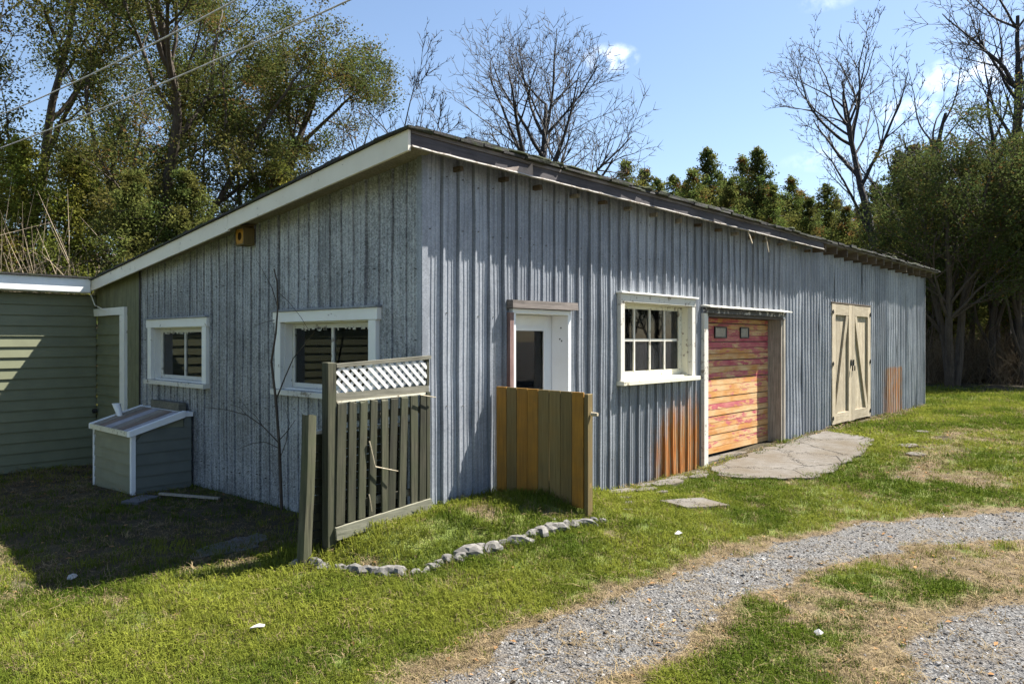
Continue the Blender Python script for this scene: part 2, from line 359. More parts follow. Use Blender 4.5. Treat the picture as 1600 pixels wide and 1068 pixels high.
T1 = np.array([-2.6, -2.3, -2.08, -1.95, -1.98, -2.04, -2.2, -2.3, -2.49, -3.04, -3.72, -5.4, -9, -17, -40])
BX = np.array([-8, -3, -1.09, -.57, .04, .74, 1.55, 2.54, 3.51, 5, 7, 11, 25])
T2 = np.array([-3.6, -3.0, -2.74, -2.85, -2.82, -2.81, -2.95, -3.28, -3.9, -5.2, -8.2, -16, -40])
def masks(x, y):
    n = fbm(x * 2.2, y * 2.2, 4) - .5; n2 = fbm(x * .8 + 40, y * .8, 4) - .5; n3 = fbm(x * 5 + 9, y * 5, 3) - .5
    yt = np.interp(x, TX, T1); yb = np.interp(x, BX, T2)
    d1 = np.minimum(yt - y, y - yb) + n * .36 + n3 * .16
    g3 = np.interp(x, [-4, -.14, .55, 1.04, 1.57, 4, 10], [-4.5, -3.8, -3.66, -3.72, -3.95, -5.7, -10.5])
    d2 = (g3 - y) + n * .25
    gravel = np.maximum(ss(-.02, .16, d1), ss(-.05, .25, d2))
    dry = np.maximum(ss(-.20 , .02, d1 + n2 * .5 + n * .3), ss(-.62, -.08, d2 + n2 * .8 + n * .4)) * .95
    dry = np.maximum(dry, ss(-.10, .16, n + n2 * .8 + n3 * .4 + .10 * ss(.5, 2.5, x)) * ss(.0, .2, yb - y + .1) * .9)
    dry = np.maximum(dry, ss(.13, .3, n2 + .3 * n + .10 * ss(1, 6, x) * ss(-.6, -1.6, y) - .05) * .9)
    dry = np.maximum(dry, ss(.2, .34, n + n3 * .5) * .75)
    dry = np.maximum(dry, ss(1.0, .2, np.hypot((x - 6.8) / 1.0, (y + 2.4) / .35) + n) * .8)
    dry = np.maximum(dry, ss(1.1, .3, np.hypot((x - 8.3) / 1.5, (y + 2.2) / .45) + n) * .6)
    soil = ss(-.3, .25, x * -1) * ss(.45, .9, y + n * .6) * ss(-4.2, -2.0, x + n * 1.6) * (.75 + .5 * (n2 + .2))
    wallstrip = ss(-.42, -.12, y + n * .35) * ss(2.4, 2.9, x) * ss(17, 16, x) * .9
    soil = np.maximum(soil, wallstrip)
    soil = np.maximum(soil, ss(.9, .2, np.hypot((x - 9.6) / .9, (y + 1.9) / .25) + n) * .8)
    far = ss(21, 25.5, x + n * 4) + ss(9.5, 11, y + n * 2)
    soil = np.maximum(soil, np.clip(far, 0, 1))
    return gravel, dry, soil
def axis(lo, hi, step, far):
    a = list(np.arange(lo, hi + 1e-6, step)); s = step
    while a[-1] < far: s *= 1.28; a.append(a[-1] + s)
    s = step
    while a[0] > -far: s *= 1.28; a.insert(0, a[0] - s)
    return np.array(a)
def ground_mat():
    m = NT('lawn_and_gravel'); at = m.n('ShaderNodeAttribute'); at.attribute_name = 'tint'; sp = m.n('ShaderNodeSeparateColor'); m.L.new(at.outputs['Color'], sp.inputs[0])
    tc = m.n('ShaderNodeTexCoord'); P = tc.outputs['Object']
    n1 = m.noise(P, 3, 6); n2 = m.noise(P, 45, 5, .7); n3 = m.noise(P, 170, 3, .7)
    lawn = m.ramp(m.math('ADD', m.math('MULTIPLY', n1, .5), m.math('MULTIPLY', n2, .5)), [(.32, (.045, .06, .014, 1)), (.5, (.10, .13, .026, 1)), (.68, (.23, .225, .075, 1))])
    straw = m.ramp(m.math('ADD', m.math('MULTIPLY', n2, .6), m.math('MULTIPLY', n3, .4)), [(.3, (.07, .048, .027, 1)), (.5, (.145, .108, .064, 1)), (.7, (.22, .175, .11, 1))])
    soil = m.ramp(m.math('ADD', m.math('MULTIPLY', n1, .4), m.math('MULTIPLY', n2, .6)), [(.3, (.022, .019, .012, 1)), (.55, (.07, .058, .036, 1)), (.75, (.15, .12, .075, 1))])
    vo = m.n('ShaderNodeTexVoronoi'); m.L.new(P, vo.inputs['Vector']); vo.inputs['Scale'].default_value = 75
    sc_ = m.n('ShaderNodeSeparateColor'); m.L.new(vo.outputs['Color'], sc_.inputs[0])
    grav = m.ramp(sc_.outputs[0], [(0, (.055, .055, .056, 1)), (.5, (.12, .117, .113, 1)), (1, (.21, .205, .195, 1))])
    grav = m.mix(m.mr(n1, .45, .68, 0, .45), grav, (.12, .094, .066, 1))
    col = m.mix(m.mr(sp.outputs[1], .2, .8), lawn, straw); col = m.mix(m.mr(sp.outputs[2], .25, .75), col, soil); col = m.mix(m.mr(m.math('ADD', sp.outputs[0], m.mr(n2, .3, .7, -.2, .2)), .35, .65), col, grav)
    m.bump(m.math('ADD', m.math('ADD', n2, m.math('MULTIPLY', n3, .5)), vo.outputs['Distance']), .018, .8)
    return m.fin(col, .95, 0, .2)
M['ground'] = ground_mat()
def make_ground():
    xs = axis(-6, 12, .06, 420); ys = axis(-5.5, 6.5, .06, 420)
    X, Y = np.meshgrid(xs, ys); Z = gz(X, Y); g, d, s = masks(X, Y)
    V = np.stack([X, Y, Z], -1).reshape(-1, 3); nx = len(xs); ny = len(ys)
    i = (np.arange(ny - 1)[:, None] * nx + np.arange(nx - 1)).ravel(); Q = np.stack([i, i + 1, i + nx + 1, i + nx], 1)
    T = np.stack([g, d, s, np.ones_like(g)], -1).reshape(-1, 4)
    o = npmesh('ground', V, Q, M['ground'], tint=T, smooth=True); tag(o, kind='structure')
make_ground()

# ------------------------------------------------------------------ the metal shed
SHED_L = 16.62; SHED_W = 8.1
shed = empty('metal_shed', (0, 0, 0), 'long lean-to shed clad in ribbed grey galvanised metal sheets with low sloping roof', 'shed')
WT = lambda y: 3.42 - .1005 * y                      # wall top under the roof
def profile(s0, s1, kind, r, rh=.033):
    P = []
    if kind == 'rib':
        s = s0
        while s < s1 - .02:
            h = rh * r.uniform(.75, 1.25); w = r.uniform(.9, 1.1)
            P += [(s + .002, 0), (s + .004, -.014), (s + .009, -.014), (s + .014 * w, h), (s + .036 * w, h), (s + .052, 0)]
            for k in (.10, .148):
                P += [(s + k - .009, 0), (s + k - .003, .006), (s + k + .004, .006), (s + k + .010, 0)]
            s += .2
    else:
        s = s0; p = .135
        while s < s1 - .02:
            h = .020 * r.uniform(.75, 1.2)
            P += [(s + p * .06, 0), (s + p * .22, h * .8), (s + p * .34, h), (s + p * .46, h * .8), (s + p * .62, 0)]
            s += p
    P = [q for q in P if s0 < q[0] < s1]
    return [(s0, 0)] + P + [(s1, 0)]
def sheet(name, wall, s0, s1, zb, zt, openings, kind, mat, seed, off=0.):
    r = random.Random(seed); P = profile(s0, s1, kind, r, .027 if wall == 'x' else .015)
    cuts = set()
    for (a, b, c, d) in openings:
        for q in (a, b):
            if s0 < q < s1: cuts.add(q)
    pts = sorted(P); ss_ = [p[0] for p in pts]; hs_ = [p[1] for p in pts]
    for c in cuts:
        if all(abs(c - q) > 1e-4 for q in ss_):
            h = float(np.interp(c, ss_, hs_)); pts.append((c, h)); pts.sort(); ss_ = [p[0] for p in pts]; hs_ = [p[1] for p in pts]
    ph = r.uniform(0, 6); tilt = r.uniform(-.004, .004)
    def wob(s, z): return .0045 * math.sin(z * 2.1 + ph + s * 3) + .003 * math.sin(z * 5.3 + ph * 2 + s * 7) + tilt * (z - 1.6)
    V = []; F = []; idx = {}
    def vert(s, h, z):
        k = (round(s, 4), round(z, 4))
        if k not in idx:
            o = h + off + wob(s, z) + .004; idx[k] = len(V)
            V.append((s, -o, z) if wall == 'x' else (-o, s, z))
        return idx[k]
    for (sa, ha), (sb, hb) in zip(pts[:-1], pts[1:]):
        mid = (sa + sb) / 2; segs = [(zb(mid), None)]
        ops = sorted([(c, d) for (a, b, c, d) in openings if a - 1e-4 <= mid <= b + 1e-4])
        runs = []; cur = 'b'
        for (c, d) in ops: runs.append((cur, c)); cur = d
        runs.append((cur, 't'))
        for lo, hi in runs:
            if hi != 't' and lo != 'b' and hi - lo < .01: continue
            if lo == 'b' and hi != 't' and hi < zb(mid) + .01: continue
            n = 7
            za = [zb(sa), zb(sb)] if lo == 'b' else [lo, lo]; zz = [zt(sa), zt(sb)] if hi == 't' else [hi, hi]
            for k in range(n):
                t0 = k / n; t1 = (k + 1) / n
                q = [vert(sa, ha, za[0] + (zz[0] - za[0]) * t0), vert(sb, hb, za[1] + (zz[1] - za[1]) * t0), vert(sb, hb, za[1] + (zz[1] - za[1]) * t1), vert(sa, ha, za[0] + (zz[0] - za[0]) * t1)]
                F.append(q if wall == 'x' else q[::-1])
    par = list(range(len(V)))
    def fd(i):
        while par[i] != i: par[i] = par[par[i]]; i = par[i]
        return i
    for q in F:
        for i in q[1:]: par[fd(i)] = fd(q[0])
    comps = {}
    for q in F: comps.setdefault(fd(q[0]), []).append(q)
    for fs in comps.values():
        ids = sorted({i for q in fs for i in q}); mp_ = {i: n for n, i in enumerate(ids)}
        mk(name, [V[i] for i in ids], [[mp_[i] for i in q] for q in fs], mat, shed)
# openings (along wall, height)
O_DOOR = (1.10, 2.02, -.5, 2.06); O_WIN = (3.06, 4.66, 1.27, 2.20); O_GAR = (5.10, 7.70, -.5, 2.12); O_BARN = (9.99, 12.27, -.5, 2.45)
OPX = [O_DOOR, O_WIN, O_GAR, O_BARN]
O_W2 = (.72, 2.30, 1.22, 1.94); O_W1 = (4.19, 5.78, 1.20, 1.92)
OPY = [O_W1, O_W2]
def base_x(u): return float(np.interp(u, [0, 1.5, 2.6, 3.6, 4.8, 7.7, 10, 13, 16.6], [-.02, -.02, -.02, -.03, -.02, .06, .12, .08, .07]))
k = 0; u = 0.
while u < 7.74:
    w = min(.8, 7.76 - u)
    sheet('metal_sheet', 'x', u, u + w + .012, base_x, lambda s: 3.43, OPX, 'rib', M['metal'], 100 + k, .003 * (k % 2)); u += w; k += 1
while u < SHED_L - .01:
    w = min(.81, SHED_L - u)
    sheet('metal_sheet', 'x', u, u + w + (.012 if u + w < SHED_L - .01 else 0), base_x, lambda s: 3.43, OPX, 'wave', M['metal'], 200 + k, .003 * (k % 2)); u += w; k += 1
v = 0.; k = 0
while v < 6.2:
    w = min(.8, 6.22 - v)
    sheet('metal_sheet', 'y', v, v + w + .01, lambda s: -.22, lambda s: WT(s) - .02, OPY, 'rib', M['metal_gable'], 300 + k, .003 * (k % 2)); v += w; k += 1
b = MB()
b.box(-.033, .03, -.036, -.030, -.02, 3.40).box(-.037, -.031, -.030, .035, -.1, 3.40); b.build('corner_trim', M['metal'], shed)
b = MB().box(SHED_L - .02, SHED_L + .01, -.035, .03, .04, 3.42); b.build('corner_trim', M['metal'], shed)
# screw heads in rows
sb_ = MB(); r = random.Random(31)
for wall, lim, ops, rows, st_ in (('x', 7.7, OPX, (.35, 1.15, 2.0, 2.75, 3.2), .2), ('y', 6.15, OPY, (.2, 1.0, 1.75, 2.4), .2)):
    q = .078
    while q < lim:
        for z in rows:
            zz = z + r.uniform(-.03, .03)
            if wall == 'y' and zz > WT(q) - .25: continue
            if r.random() < .3 or any(a - .12 < q < b_ + .12 and c - .12 < zz < d + .16 for (a, b_, c, d) in ops): continue
            e = .0042
            if wall == 'x': sb_.box(q - e, q + e, -.022, -.004, zz - e, zz + e)
            else: sb_.box(-.028, -.004, q - e, q + e, zz - e, zz + e)
        q += st_
tag(sb_.build('screws', plain('dull_screw', (.12, .115, .11, 1), .6), shed), kind='stuff')
# blind walls at the far end and rear
b = MB(); b.hexa([(SHED_L - .08, .02, -.1), (SHED_L, .02, -.1), (SHED_L, SHED_W, -.1), (SHED_L - .08, SHED_W, -.1), (SHED_L - .08, .02, 3.40), (SHED_L, .02, 3.40), (SHED_L, SHED_W, WT(SHED_W) - .02), (SHED_L - .08, SHED_W, WT(SHED_W) - .02)])
b.build('end_wall', M['metal'], shed)
MB().box(.02, SHED_L - .1, SHED_W - .08, SHED_W, -.4, WT(SHED_W) - .03).build('rear_wall', M['grey_wood'], shed)
# green boarded part of the gable with a narrow sided door
for i in range(11):
    y0 = 6.225 + i * .17; y1 = min(y0 + .163, 8.05)
    if y1 - y0 < .03: break
    mid = (y0 + y1) / 2; z0 = 2.24 if mid > 6.86 else -.24
    MB().hexa([(-.03, y0, z0), (-.005, y0, z0), (-.005, y1, z0), (-.03, y1, z0), (-.03, y0, WT(y0) - .03), (-.005, y0, WT(y0) - .03), (-.005, y1, WT(y1) - .03), (-.03, y1, WT(y1) - .03)]).build('board', M['green_wood'], shed)
gd = MB().box(-.012, .02, 6.9, 8.0, -.24, 2.13).build('side_door', M['clap'], shed)
for i in range(15):
    z = -.22 + i * .158
    if z + .16 > 2.14: break
    MB().hexa([(-.045, 6.9, z), (-.013, 6.9, z), (-.013, 7.98, z), (-.045, 7.98, z), (-.022, 6.9, z + .16), (-.013, 6.9, z + .16), (-.013, 7.98, z + .16), (-.022, 7.98, z + .16)]).build('siding_board', M['clap'], gd)
MB().box(-.075, -.03, 6.70, 6.89, -.24, 2.128).box(-.078, -.033, 6.70, 8.0, 2.13, 2.245).build('door_casing', M['white'], shed)
b = MB().cyl((-.06, 7.9, .62), (-.12, 7.9, .62), .035, .035); b.build('door_knob', M['iron'], gd)
MB().box(-.042, -.034, 6.205, 6.24, -.22, WT(6.2) - .03).build('corner_strip', M['iron'], shed)
# roof: slab, rake board, shingles, fascia, rafter tails
RT = lambda y: 3.485 - .0985 * (y + .27)             # top of roof deck
RU = lambda y: -.385 + .0245 * (y + .25)             # rake edge drifts inwards towards the rear
def roofpiece(x0f, x1, y0, y1, top, bot):
    return [(x0f(y0), y0, RT(y0) + bot), (x1, y0, RT(y0) + bot), (x1, y1, RT(y1) + bot), (x0f(y1), y1, RT(y1) + bot), (x0f(y0), y0, RT(y0) + top), (x1, y0, RT(y0) + top), (x1, y1, RT(y1) + top), (x0f(y1), y1, RT(y1) + top)]
MB().hexa(roofpiece(lambda y: RU(y) + .03, SHED_L + .25, -.28, 8.3, -.012, -.045)).build('roof_deck', M['grey_wood_x'], shed)
# rake board in two lengths with a butt joint
for (ya, yb) in ((-.272, 2.98), (2.985, 7.76)):
    MB().hexa([(RU(ya), ya, RT(ya) - .19), (RU(ya) + .026, ya, RT(ya) - .19), (RU(yb) + .026, yb, RT(yb) - .175), (RU(yb), yb, RT(yb) - .175), (RU(ya), ya, RT(ya) - .012), (RU(ya) + .026, ya, RT(ya) - .012), (RU(yb) + .026, yb, RT(yb) - .012), (RU(yb), yb, RT(yb) - .012)]).build('rake_board', M['rake'], shed)
# soffit strip closing the gable overhang
MB().hexa([(RU(-.2) + .027, -.2, RT(-.2) - .10), (-.002, -.2, RT(-.2) - .10), (-.002, 7.76, RT(7.76) - .10), (RU(7.76) + .027, 7.76, RT(7.76) - .10), (RU(-.2) + .027, -.2, RT(-.2) - .085), (-.002, -.2, RT(-.2) - .085), (-.002, 7.76, RT(7.76) - .085), (RU(7.76) + .027, 7.76, RT(7.76) - .085)]).build('soffit', M['grey_wood'], shed)
# shingles along the front eave (two layers) and up the rake
u = -.41; i = 0
while u < SHED_L + .24:
    w = random.uniform(.24, .36); th = random.uniform(.012, .022); ov = random.uniform(.0, .035); lift = random.choice([0, 0, 0, .006, .014, .02]) + .012 * (math.sin(u * 1.7) + math.sin(u * .61)) * .5
    y0 = -.31 - ov; y1 = .15; zz = RT(-.27)
    for lay in range(2):
        oy = .045 * lay + random.uniform(-.01, .02); zl = .022 * lay + max(0, lift) * (1 if lay else .3); sag = random.uniform(-.012, .004)
        a = u + random.uniform(-.02, .0) + .11 * lay; bb = a + w - .006
        MB().hexa([(a, y0 + oy, zz - .008 + zl + sag), (bb, y0 + oy + random.uniform(-.012, .012), zz - .008 + zl + sag), (bb, y1, RT(y1) - .008 + zl), (a, y1, RT(y1) - .008 + zl), (a, y0 + oy, zz + th + zl + sag), (bb, y0 + oy, zz + th + zl + sag), (bb, y1, RT(y1) + th + zl), (a, y1, RT(y1) + th + zl)]).build('shingle', M['shingle'], shed)
    u += w; i += 1
y = .15
while y < 8.2:
    w = random.uniform(.22, .3); t = .012 + random.random() * .012
    MB().hexa([(RU(y) - .025 - random.uniform(0, .012), y, RT(y) - .008), (1.2, y, RT(y) - .008), (1.2, y + w, RT(y + w) - .008), (RU(y + w) - .025, y + w, RT(y + w) - .008), (RU(y) - .025, y, RT(y) + t), (1.2, y, RT(y) + t), (1.2, y + w - .004, RT(y + w) + t), (RU(y + w) - .025, y + w - .004, RT(y + w) + t)]).build('shingle', M['shingle'], shed); y += w
MB().hexa(roofpiece(lambda y: 1.21, SHED_L + .27, .16, 8.32, .012, -.008)).build('roof_covering', M['shingle'], shed)
# eave: dark fascia with a pale bottom ledge over the near part, open rafter tails beyond
b = MB()
for j in range(5):
    a = -.355 + j * 1.85; bb = a + 1.846
    MB().box(a, bb, -.272 + .003 * (j % 2), -.250, 3.345 + random.uniform(-.004, .004), RT(-.25) - .047).build('fascia_board', M['dark_fascia'], shed)
    V = []; n = 14
    for t in range(n + 1):
        uu = a + (bb - a) * t / n; e = random.uniform(-.004, .004); f_ = random.uniform(-.002, .002)
        V += [(uu, -.290 + e, 3.326 + f_), (uu, -.241, 3.328), (uu, -.241, 3.342), (uu, -.286 + e, 3.339 + f_)]
    F = [(4 * t + q, 4 * t + 4 + q, 4 * t + 4 + (q + 1) % 4, 4 * t + (q + 1) % 4) for t in range(n) for q in range(4)] + [(0, 1, 2, 3), (4 * n + 3, 4 * n + 2, 4 * n + 1, 4 * n)]
    mk('fascia_ledge', V, F, painted('ledge_paint', (.30, .28, .255, 1), (.16, .13, .1, 1), .56, .7, 14), shed)
mk('torn_flap', [(.72, -0.278, 3.335), (1.16, -0.281, 3.335), (1.13, -0.298, 3.455), (1.08, -.25, 3.40), (.95, -0.283, 3.395), (.72, -0.275, 3.335), (1.16, -0.277, 3.335), (1.13, -0.294, 3.455), (1.08, -0.282, 3.40), (.95, -0.279, 3.395)], [(0, 1, 2, 3, 4), (9, 8, 7, 6, 5)], plain('torn_felt', (.28, .23, .20, 1), .9), shed)
u = .35
while u < 8.9:
    MB().box(u, u + .045, -.11, .02, 3.28 + random.uniform(-.01, .01), 3.325, .004).build('rafter_end', M['grey_wood' if random.random() < .4 else 'rafter'], shed); u += random.uniform(.5, .62)
u = 9.02
while u < SHED_L + .2:
    MB().box(u, u + .05, -.268 + random.uniform(0, .02), .02, 3.30 + random.uniform(-.01, .01), RT(-.22) - .047, .005).build('rafter_tail', M['rafter'], shed); u += .56
mk('loose_splinter', *(lambda m: (m.V, m.F))(MB().bar((5.9, -.26, 3.36), (6.0, -.29, 3.15), .012, .02, (1, 0, 0)).bar((6.55, -.25, 3.34), (6.62, -.27, 3.08), .008, .014, (1, 0, 0))), M['barn'], shed)

# ---- windows in the gable: casing, sash, panes
def gable_window(o, name):
    y0, y1, z0, z1 = o
    w = empty_part = MB(); c = .115
    w.box(-.055, .0, y0 - c, y0, z0, z1).box(-.055, .0, y1, y1 + c, z0, z1)
    w.box(-.062, -.004, y0 - c - .03, y1 + c + .03, z1, z1 + .115)
    win = w.build('window', M['white'], shed, bevel=.004)
    MB().box(-.085, -.002, y0 - c - .04, y1 + c + .04, z1 + .117, z1 + .137).build('drip_cap', M['metal'], win)
    MB().box(-.10, .02, y0 - c - .02, y1 + c + .02, z0 - .06, z0 - .002).build('sill', M['white_old'], win, bevel=.004)
    MB().box(.0, .13, y0 - .005, y0 + .012, z0, z1).box(.0, .13, y1 - .012, y1 + .005, z0, z1).box(.0, .13, y0 + .012, y1 - .012, z1 - .012, z1).box(.0, .13, y0 + .012, y1 - .012, z0 - .002, z0 + .016).build('jamb', M['white'], win)
    b = MB(); f = .05; a0 = y0 + .014; a1 = y1 - .014; b0 = z0 + .018; b1 = z1 - .014; my = (a0 + a1) / 2
    b.box(.085, .12, a0, a0 + f, b0, b1).box(.085, .12, a1 - f, a1, b0, b1).box(.087, .118, a0 + f, a1 - f, b0, b0 + f).box(.087, .118, a0 + f, a1 - f, b1 - f, b1)
    b.box(.083, .118, my - .018, my + .018, b0 + f, b1 - f); b.build('sash', M['white_old'], win)
    for (p, q) in ((a0 + f, my - .018), (my + .018, a1 - f)):
        MB().box(.099, .103, p, q, b0 + f, b1 - f).build('pane', M['glass'], win)
    # flaking paint and curled strips along the top of the sash
    if True:
        b = MB(); r = random.Random(int(y0 * 10))
        for i in range(26):
            yy = r.uniform(a0 + f, a1 - f); L = r.uniform(.015, .05); b.box(.082, .086, yy, yy + r.uniform(.01, .05), b1 - f - L * .6, b1 - f + .01)
        b.build('flaking_paint', M['white_old'], win)
    return win
gable_window(O_W1, 'w'); gable_window(O_W2, 'w')
# ---- eight pane window in the front wall
def front_window():
    x0, x1, z0, z1 = O_WIN; c = .085
    win = MB().box(x0 - c, x0, -.062, .0, z0, z1).box(x1, x1 + c, -.062, .0, z0, z1).box(x0 - c - .0, x1 + c, -.068, -.003, z1, z1 + .10).build('window', M['white_old'], shed, bevel=.003)
    MB().box(x0 - c - .03, x1 + c + .03, -.10, -.004, z1 + .102, z1 + .122).build('drip_cap', M['white'], win)
    MB().box(x0 - c - .02, x1 + c + .04, -.12, .02, z0 - .055, z0 - .002).build('sill', M['cream'], win, bevel=.004)
    MB().box(x0 - .004, x0 + .014, 0, .15, z0, z1).box(x1 - .014, x1 + .004, 0, .15, z0, z1).box(x0 + .014, x1 - .014, 0, .15, z1 - .014, z1).box(x0 + .014, x1 - .014, .0, .15, z0 - .002, z0 + .02).build('jamb', M['cream'], win)
    a0 = x0 + .016; a1 = x1 - .016; b0 = z0 + .022; b1 = z1 - .016; f = .05; y0, y1 = .085, .125
    MB().box(a0, a0 + f, y0, y1, b0, b1).box(a1 - f - .04, a1, y0, y1, b0, b1).box(a0 + f, a1 - f - .04, y0 + .002, y1 - .002, b0, b0 + .075).box(a0 + f, a1 - f - .04, y0 + .002, y1 - .002, b1 - f, b1).build('sash', M['cream'], win)
    g0, g1, h0, h1 = a0 + f, a1 - f - .04, b0 + .075, b1 - f; hm = (h0 + h1) / 2; w = (g1 - g0) / 4
    for i in range(1, 4): MB().box(g0 + i * w - .014, g0 + i * w + .014, y0 - .004, y1 - .006, h0, h1).build('muntin', M['white_old'], win)
    MB().box(g0, g1, y0 - .001, y1 - .008, hm - .016, hm + .016).build('muntin', M['white_old'], win)
    for i in range(4):
        for j in range(2):
            p0 = g0 + i * w + (.014 if i else 0); p1 = g0 + (i + 1) * w - (.014 if i < 3 else 0); q0, q1 = ((h0, hm - .016), (hm + .016, h1))[j]
            MB().box(p0, p1, y0 + .014, y0 + .018, q0, q1).build('pane', M['glass_dirty'] if j == 0 else M['glass'], win)
front_window()
# ---- entrance door
def front_door():
    x0, x1, _, z1 = O_DOOR; zb = .0
    d = MB().box(x0 - .0, x0 + .045, -.07, .22, zb, z1 - .045).box(x1 - .045, x1, -.07, .22, zb, z1 - .045).box(x0, x1, -.07, .22, z1 - .045, z1).build('entrance_door', M['white_clean'], shed, bevel=.003)
    a0, a1, b1 = x0 + .05, x1 - .05, z1 - .05
    g0, g1, gt, gb = a0 + .12, a1 - .13, b1 - .15, .95
    MB().box(a0, g0, .16, .20, zb, b1).box(g1, a1, .16, .20, zb, b1).box(g0, g1, .16, .20, gt, b1).box(g0, g1, .16, .20, zb, gb).build('door_leaf', M['white_clean'], d)
    m = MB(); m.box(g0 - .02, g0 + .012, .148, .159, gb, gt).box(g1 - .012, g1 + .02, .148, .159, gb, gt).box(g0 + .012, g1 - .012, .148, .159, gt - .012, gt + .02); m.build('glazing_bead', M['white_clean'], d)
    MB().box(g0, g1, .172, .178, gb, gt).build('pane', M['glass'], d)
    MB().box(g0, g1, .186, .19, gb, gt).build('pane_backing', M['black'], d)  # opaque black sheet added close behind the pane so the glass looks dark
    for (xx, zz) in ((x1 - .0455, 1.86),):
        for (yy, q) in ((.03, 1.88), (.045, 1.76), (.02, 1.74)):
            MB().cyl((x1 - .046, yy, q), (x1 - .049, yy, q), .009, .009, 8).build('screw_hole', M['black'], d)
    MB().cyl((a0 + .05, .155, 1.0), (a0 + .05, .10, 1.0), .028, .03).build('door_knob', M['iron'], d)
    MB().box(x0 - .055, x0 - .003, -.085, .0, .2, z1 - .04).build('side_board', wood('red_brown_board', (.12, .06, .05, 1), (.30, .20, .18, 1), 'z'), d)
    MB().box(x0 - .06, x1 + .06, -.125, -.004, z1 + .004, z1 + .085, .004).build('lintel_board', M['grey_wood_x'], d)
front_door()
# ---- garage door
def garage():
    x0, x1, _, z1 = O_GAR; zb = .07
    g = MB().box(x0 + .03, x1 - .06, .225, .25, zb, z1 - .04).build('garage_door', M['grey_wood_x'], shed)
    z = zb + .02; i = 0
    while z < z1 - .06:
        h = .082; gap = .006
        if i % 3 == 2: gap = .016
        h2 = min(h, z1 - .05 - z); pr = .004 * (i % 3 == 0)
        if i in (18, 19, 20):
            # the row with two small lights
            segs = [(x0 + .035, 5.78), (6.10, 6.62), (6.86, x1 - .062)] if i == 19 else [(x0 + .035, x1 - .062)]
        else: segs = [(x0 + .035, x1 - .062)]
        for (a, bb) in segs: MB().box(a, bb, .188 - pr, .224, z, z + h2, .0015).build('slat', M['garage'], g)
        if i == 19:
            for (a, bb) in ((5.78, 6.10), (6.62, 6.86)):
                MB().box(a - .03, bb + .03, .165, .182, z - .045, z - .025).box(a - .03, bb + .03, .165, .182, z + h2 + .025, z + h2 + .045).box(a - .03, a - .01, .165, .182, z - .025, z + h2 + .025).box(bb + .01, bb + .03, .165, .182, z - .025, z + h2 + .025).build('light_frame', M['iron'], g)
                MB().box(a - .01, bb + .01, .172, .178, z - .025, z + h2 + .025).build('pane', plain('grey_acrylic', (.06, .085, .095, 1), .12, 0, .1), g)
        z += h + gap; i += 1
    MB().box(x0 - .0, x0 + .03, -.05, .26, -.05, z1 - .04).build('jamb', M['white_old'], shed)
    MB().box(x1 - .06, x1, -.04, .26, -.02, z1 - .04).build('jamb', M['grey_wood'], shed)
    MB().box(x1 + .002, x1 + .07, -.055, -.004, .0, z1 - .02).build('door_casing', M['grey_wood'], shed)
    MB().box(x0 - .10, x0 - .002, -.06, -.004, -.05, z1 - .0).build('door_casing', M['white_old'], shed)
    MB().box(x0, x1, -.045, .26, z1 - .04, z1).build('head_jamb', M['grey_wood_x'], shed)
    MB().box(x0 - .08, x1 + .06, -.075, -.004, z1 + .002, z1 + .075, .003).build('lintel', painted('flaking_black_paint', (.05, .05, .055, 1), (.45, .43, .4, 1), .58, .6, 10), shed)
    MB().hexa([(x0 - .12, -.16, z1 + .078), (x1 + .1, -.16, z1 + .078), (x1 + .1, -.002, z1 + .092), (x0 - .12, -.002, z1 + .092), (x0 - .12, -.16, z1 + .096), (x1 + .1, -.16, z1 + .096), (x1 + .1, -.002, z1 + .122), (x0 - .12, -.002, z1 + .122)]).build('drip_board', M['white_old'], shed)
    MB().box(x0 + .02, x1, .0, .3, -.1, .045, .006).build('threshold', M['concrete'], shed)
garage()
# ---- double barn doors
def barn():
    x0, x1, _, z1 = O_BARN; zb = .155; xm = 11.09
    MB().box(x0 - .03, x1 + .03, -.04, .02, z1 - .002, z1 + .02).build('lintel', M['rafter'], shed)
    for side, (a, bb) in enumerate(((x0 + .01, xm - .006), (xm + .006, x1 - .01))):
        d = MB().box(a, bb, .03, .045, zb, z1 - .02).build('barn_door', M['barn'], shed)
        n = 6; w = (bb - a) / n
        for i in range(n): MB().box(a + i * w + .004, a + (i + 1) * w - .004, .006, .029, zb + random.uniform(0, .01), z1 - .022).build('board', M['barn'], d)
        f = .17
        for (p, q) in ((a, a + f), (bb - f, bb)): MB().box(p, q, -.036, .004, zb, z1 - .012, .002).build('stile', M['barn'], d)
        MB().box(a + f + .002, bb - f - .002, -.034, .004, z1 - .22, z1 - .014).build('rail', M['barn_x'], d)
        MB().box(a + f + .002, bb - f - .002, -.034, .004, zb + .01, zb + .2).build('rail', M['barn_x'], d)
        p = (a + f + .06, -.014, zb + .2) if side == 0 else (bb - f - .06, -.014, zb + .2); q = (bb - f - .07, -.014, z1 - .22) if side == 0 else (a + f + .07, -.014, z1 - .22)
        MB().bar(p, q, .035, .12, (1, 0, 0)).build('brace', M['barn'], d)
        hx = a + .03 if side == 0 else bb - .03
        for zz in (zb + .12, (zb + z1) / 2, z1 - .17):
            MB().box(hx - .045, hx + .045, -.046, -.037, zz - .014, zz + .014).box(hx - .009, hx + .009, -.052, -.038, zz - .04, zz + .04).build('hinge', M['iron'], d)
        lx = bb - .06 if side == 0 else a + .06
        MB().box(lx - .02, lx + .02, -.056, -.037, 1.24, 1.36).cyl((lx, -.07, 1.24), (lx, -.07, 1.14), .012, .012, 8).build('latch', M['iron'], d)
barn()
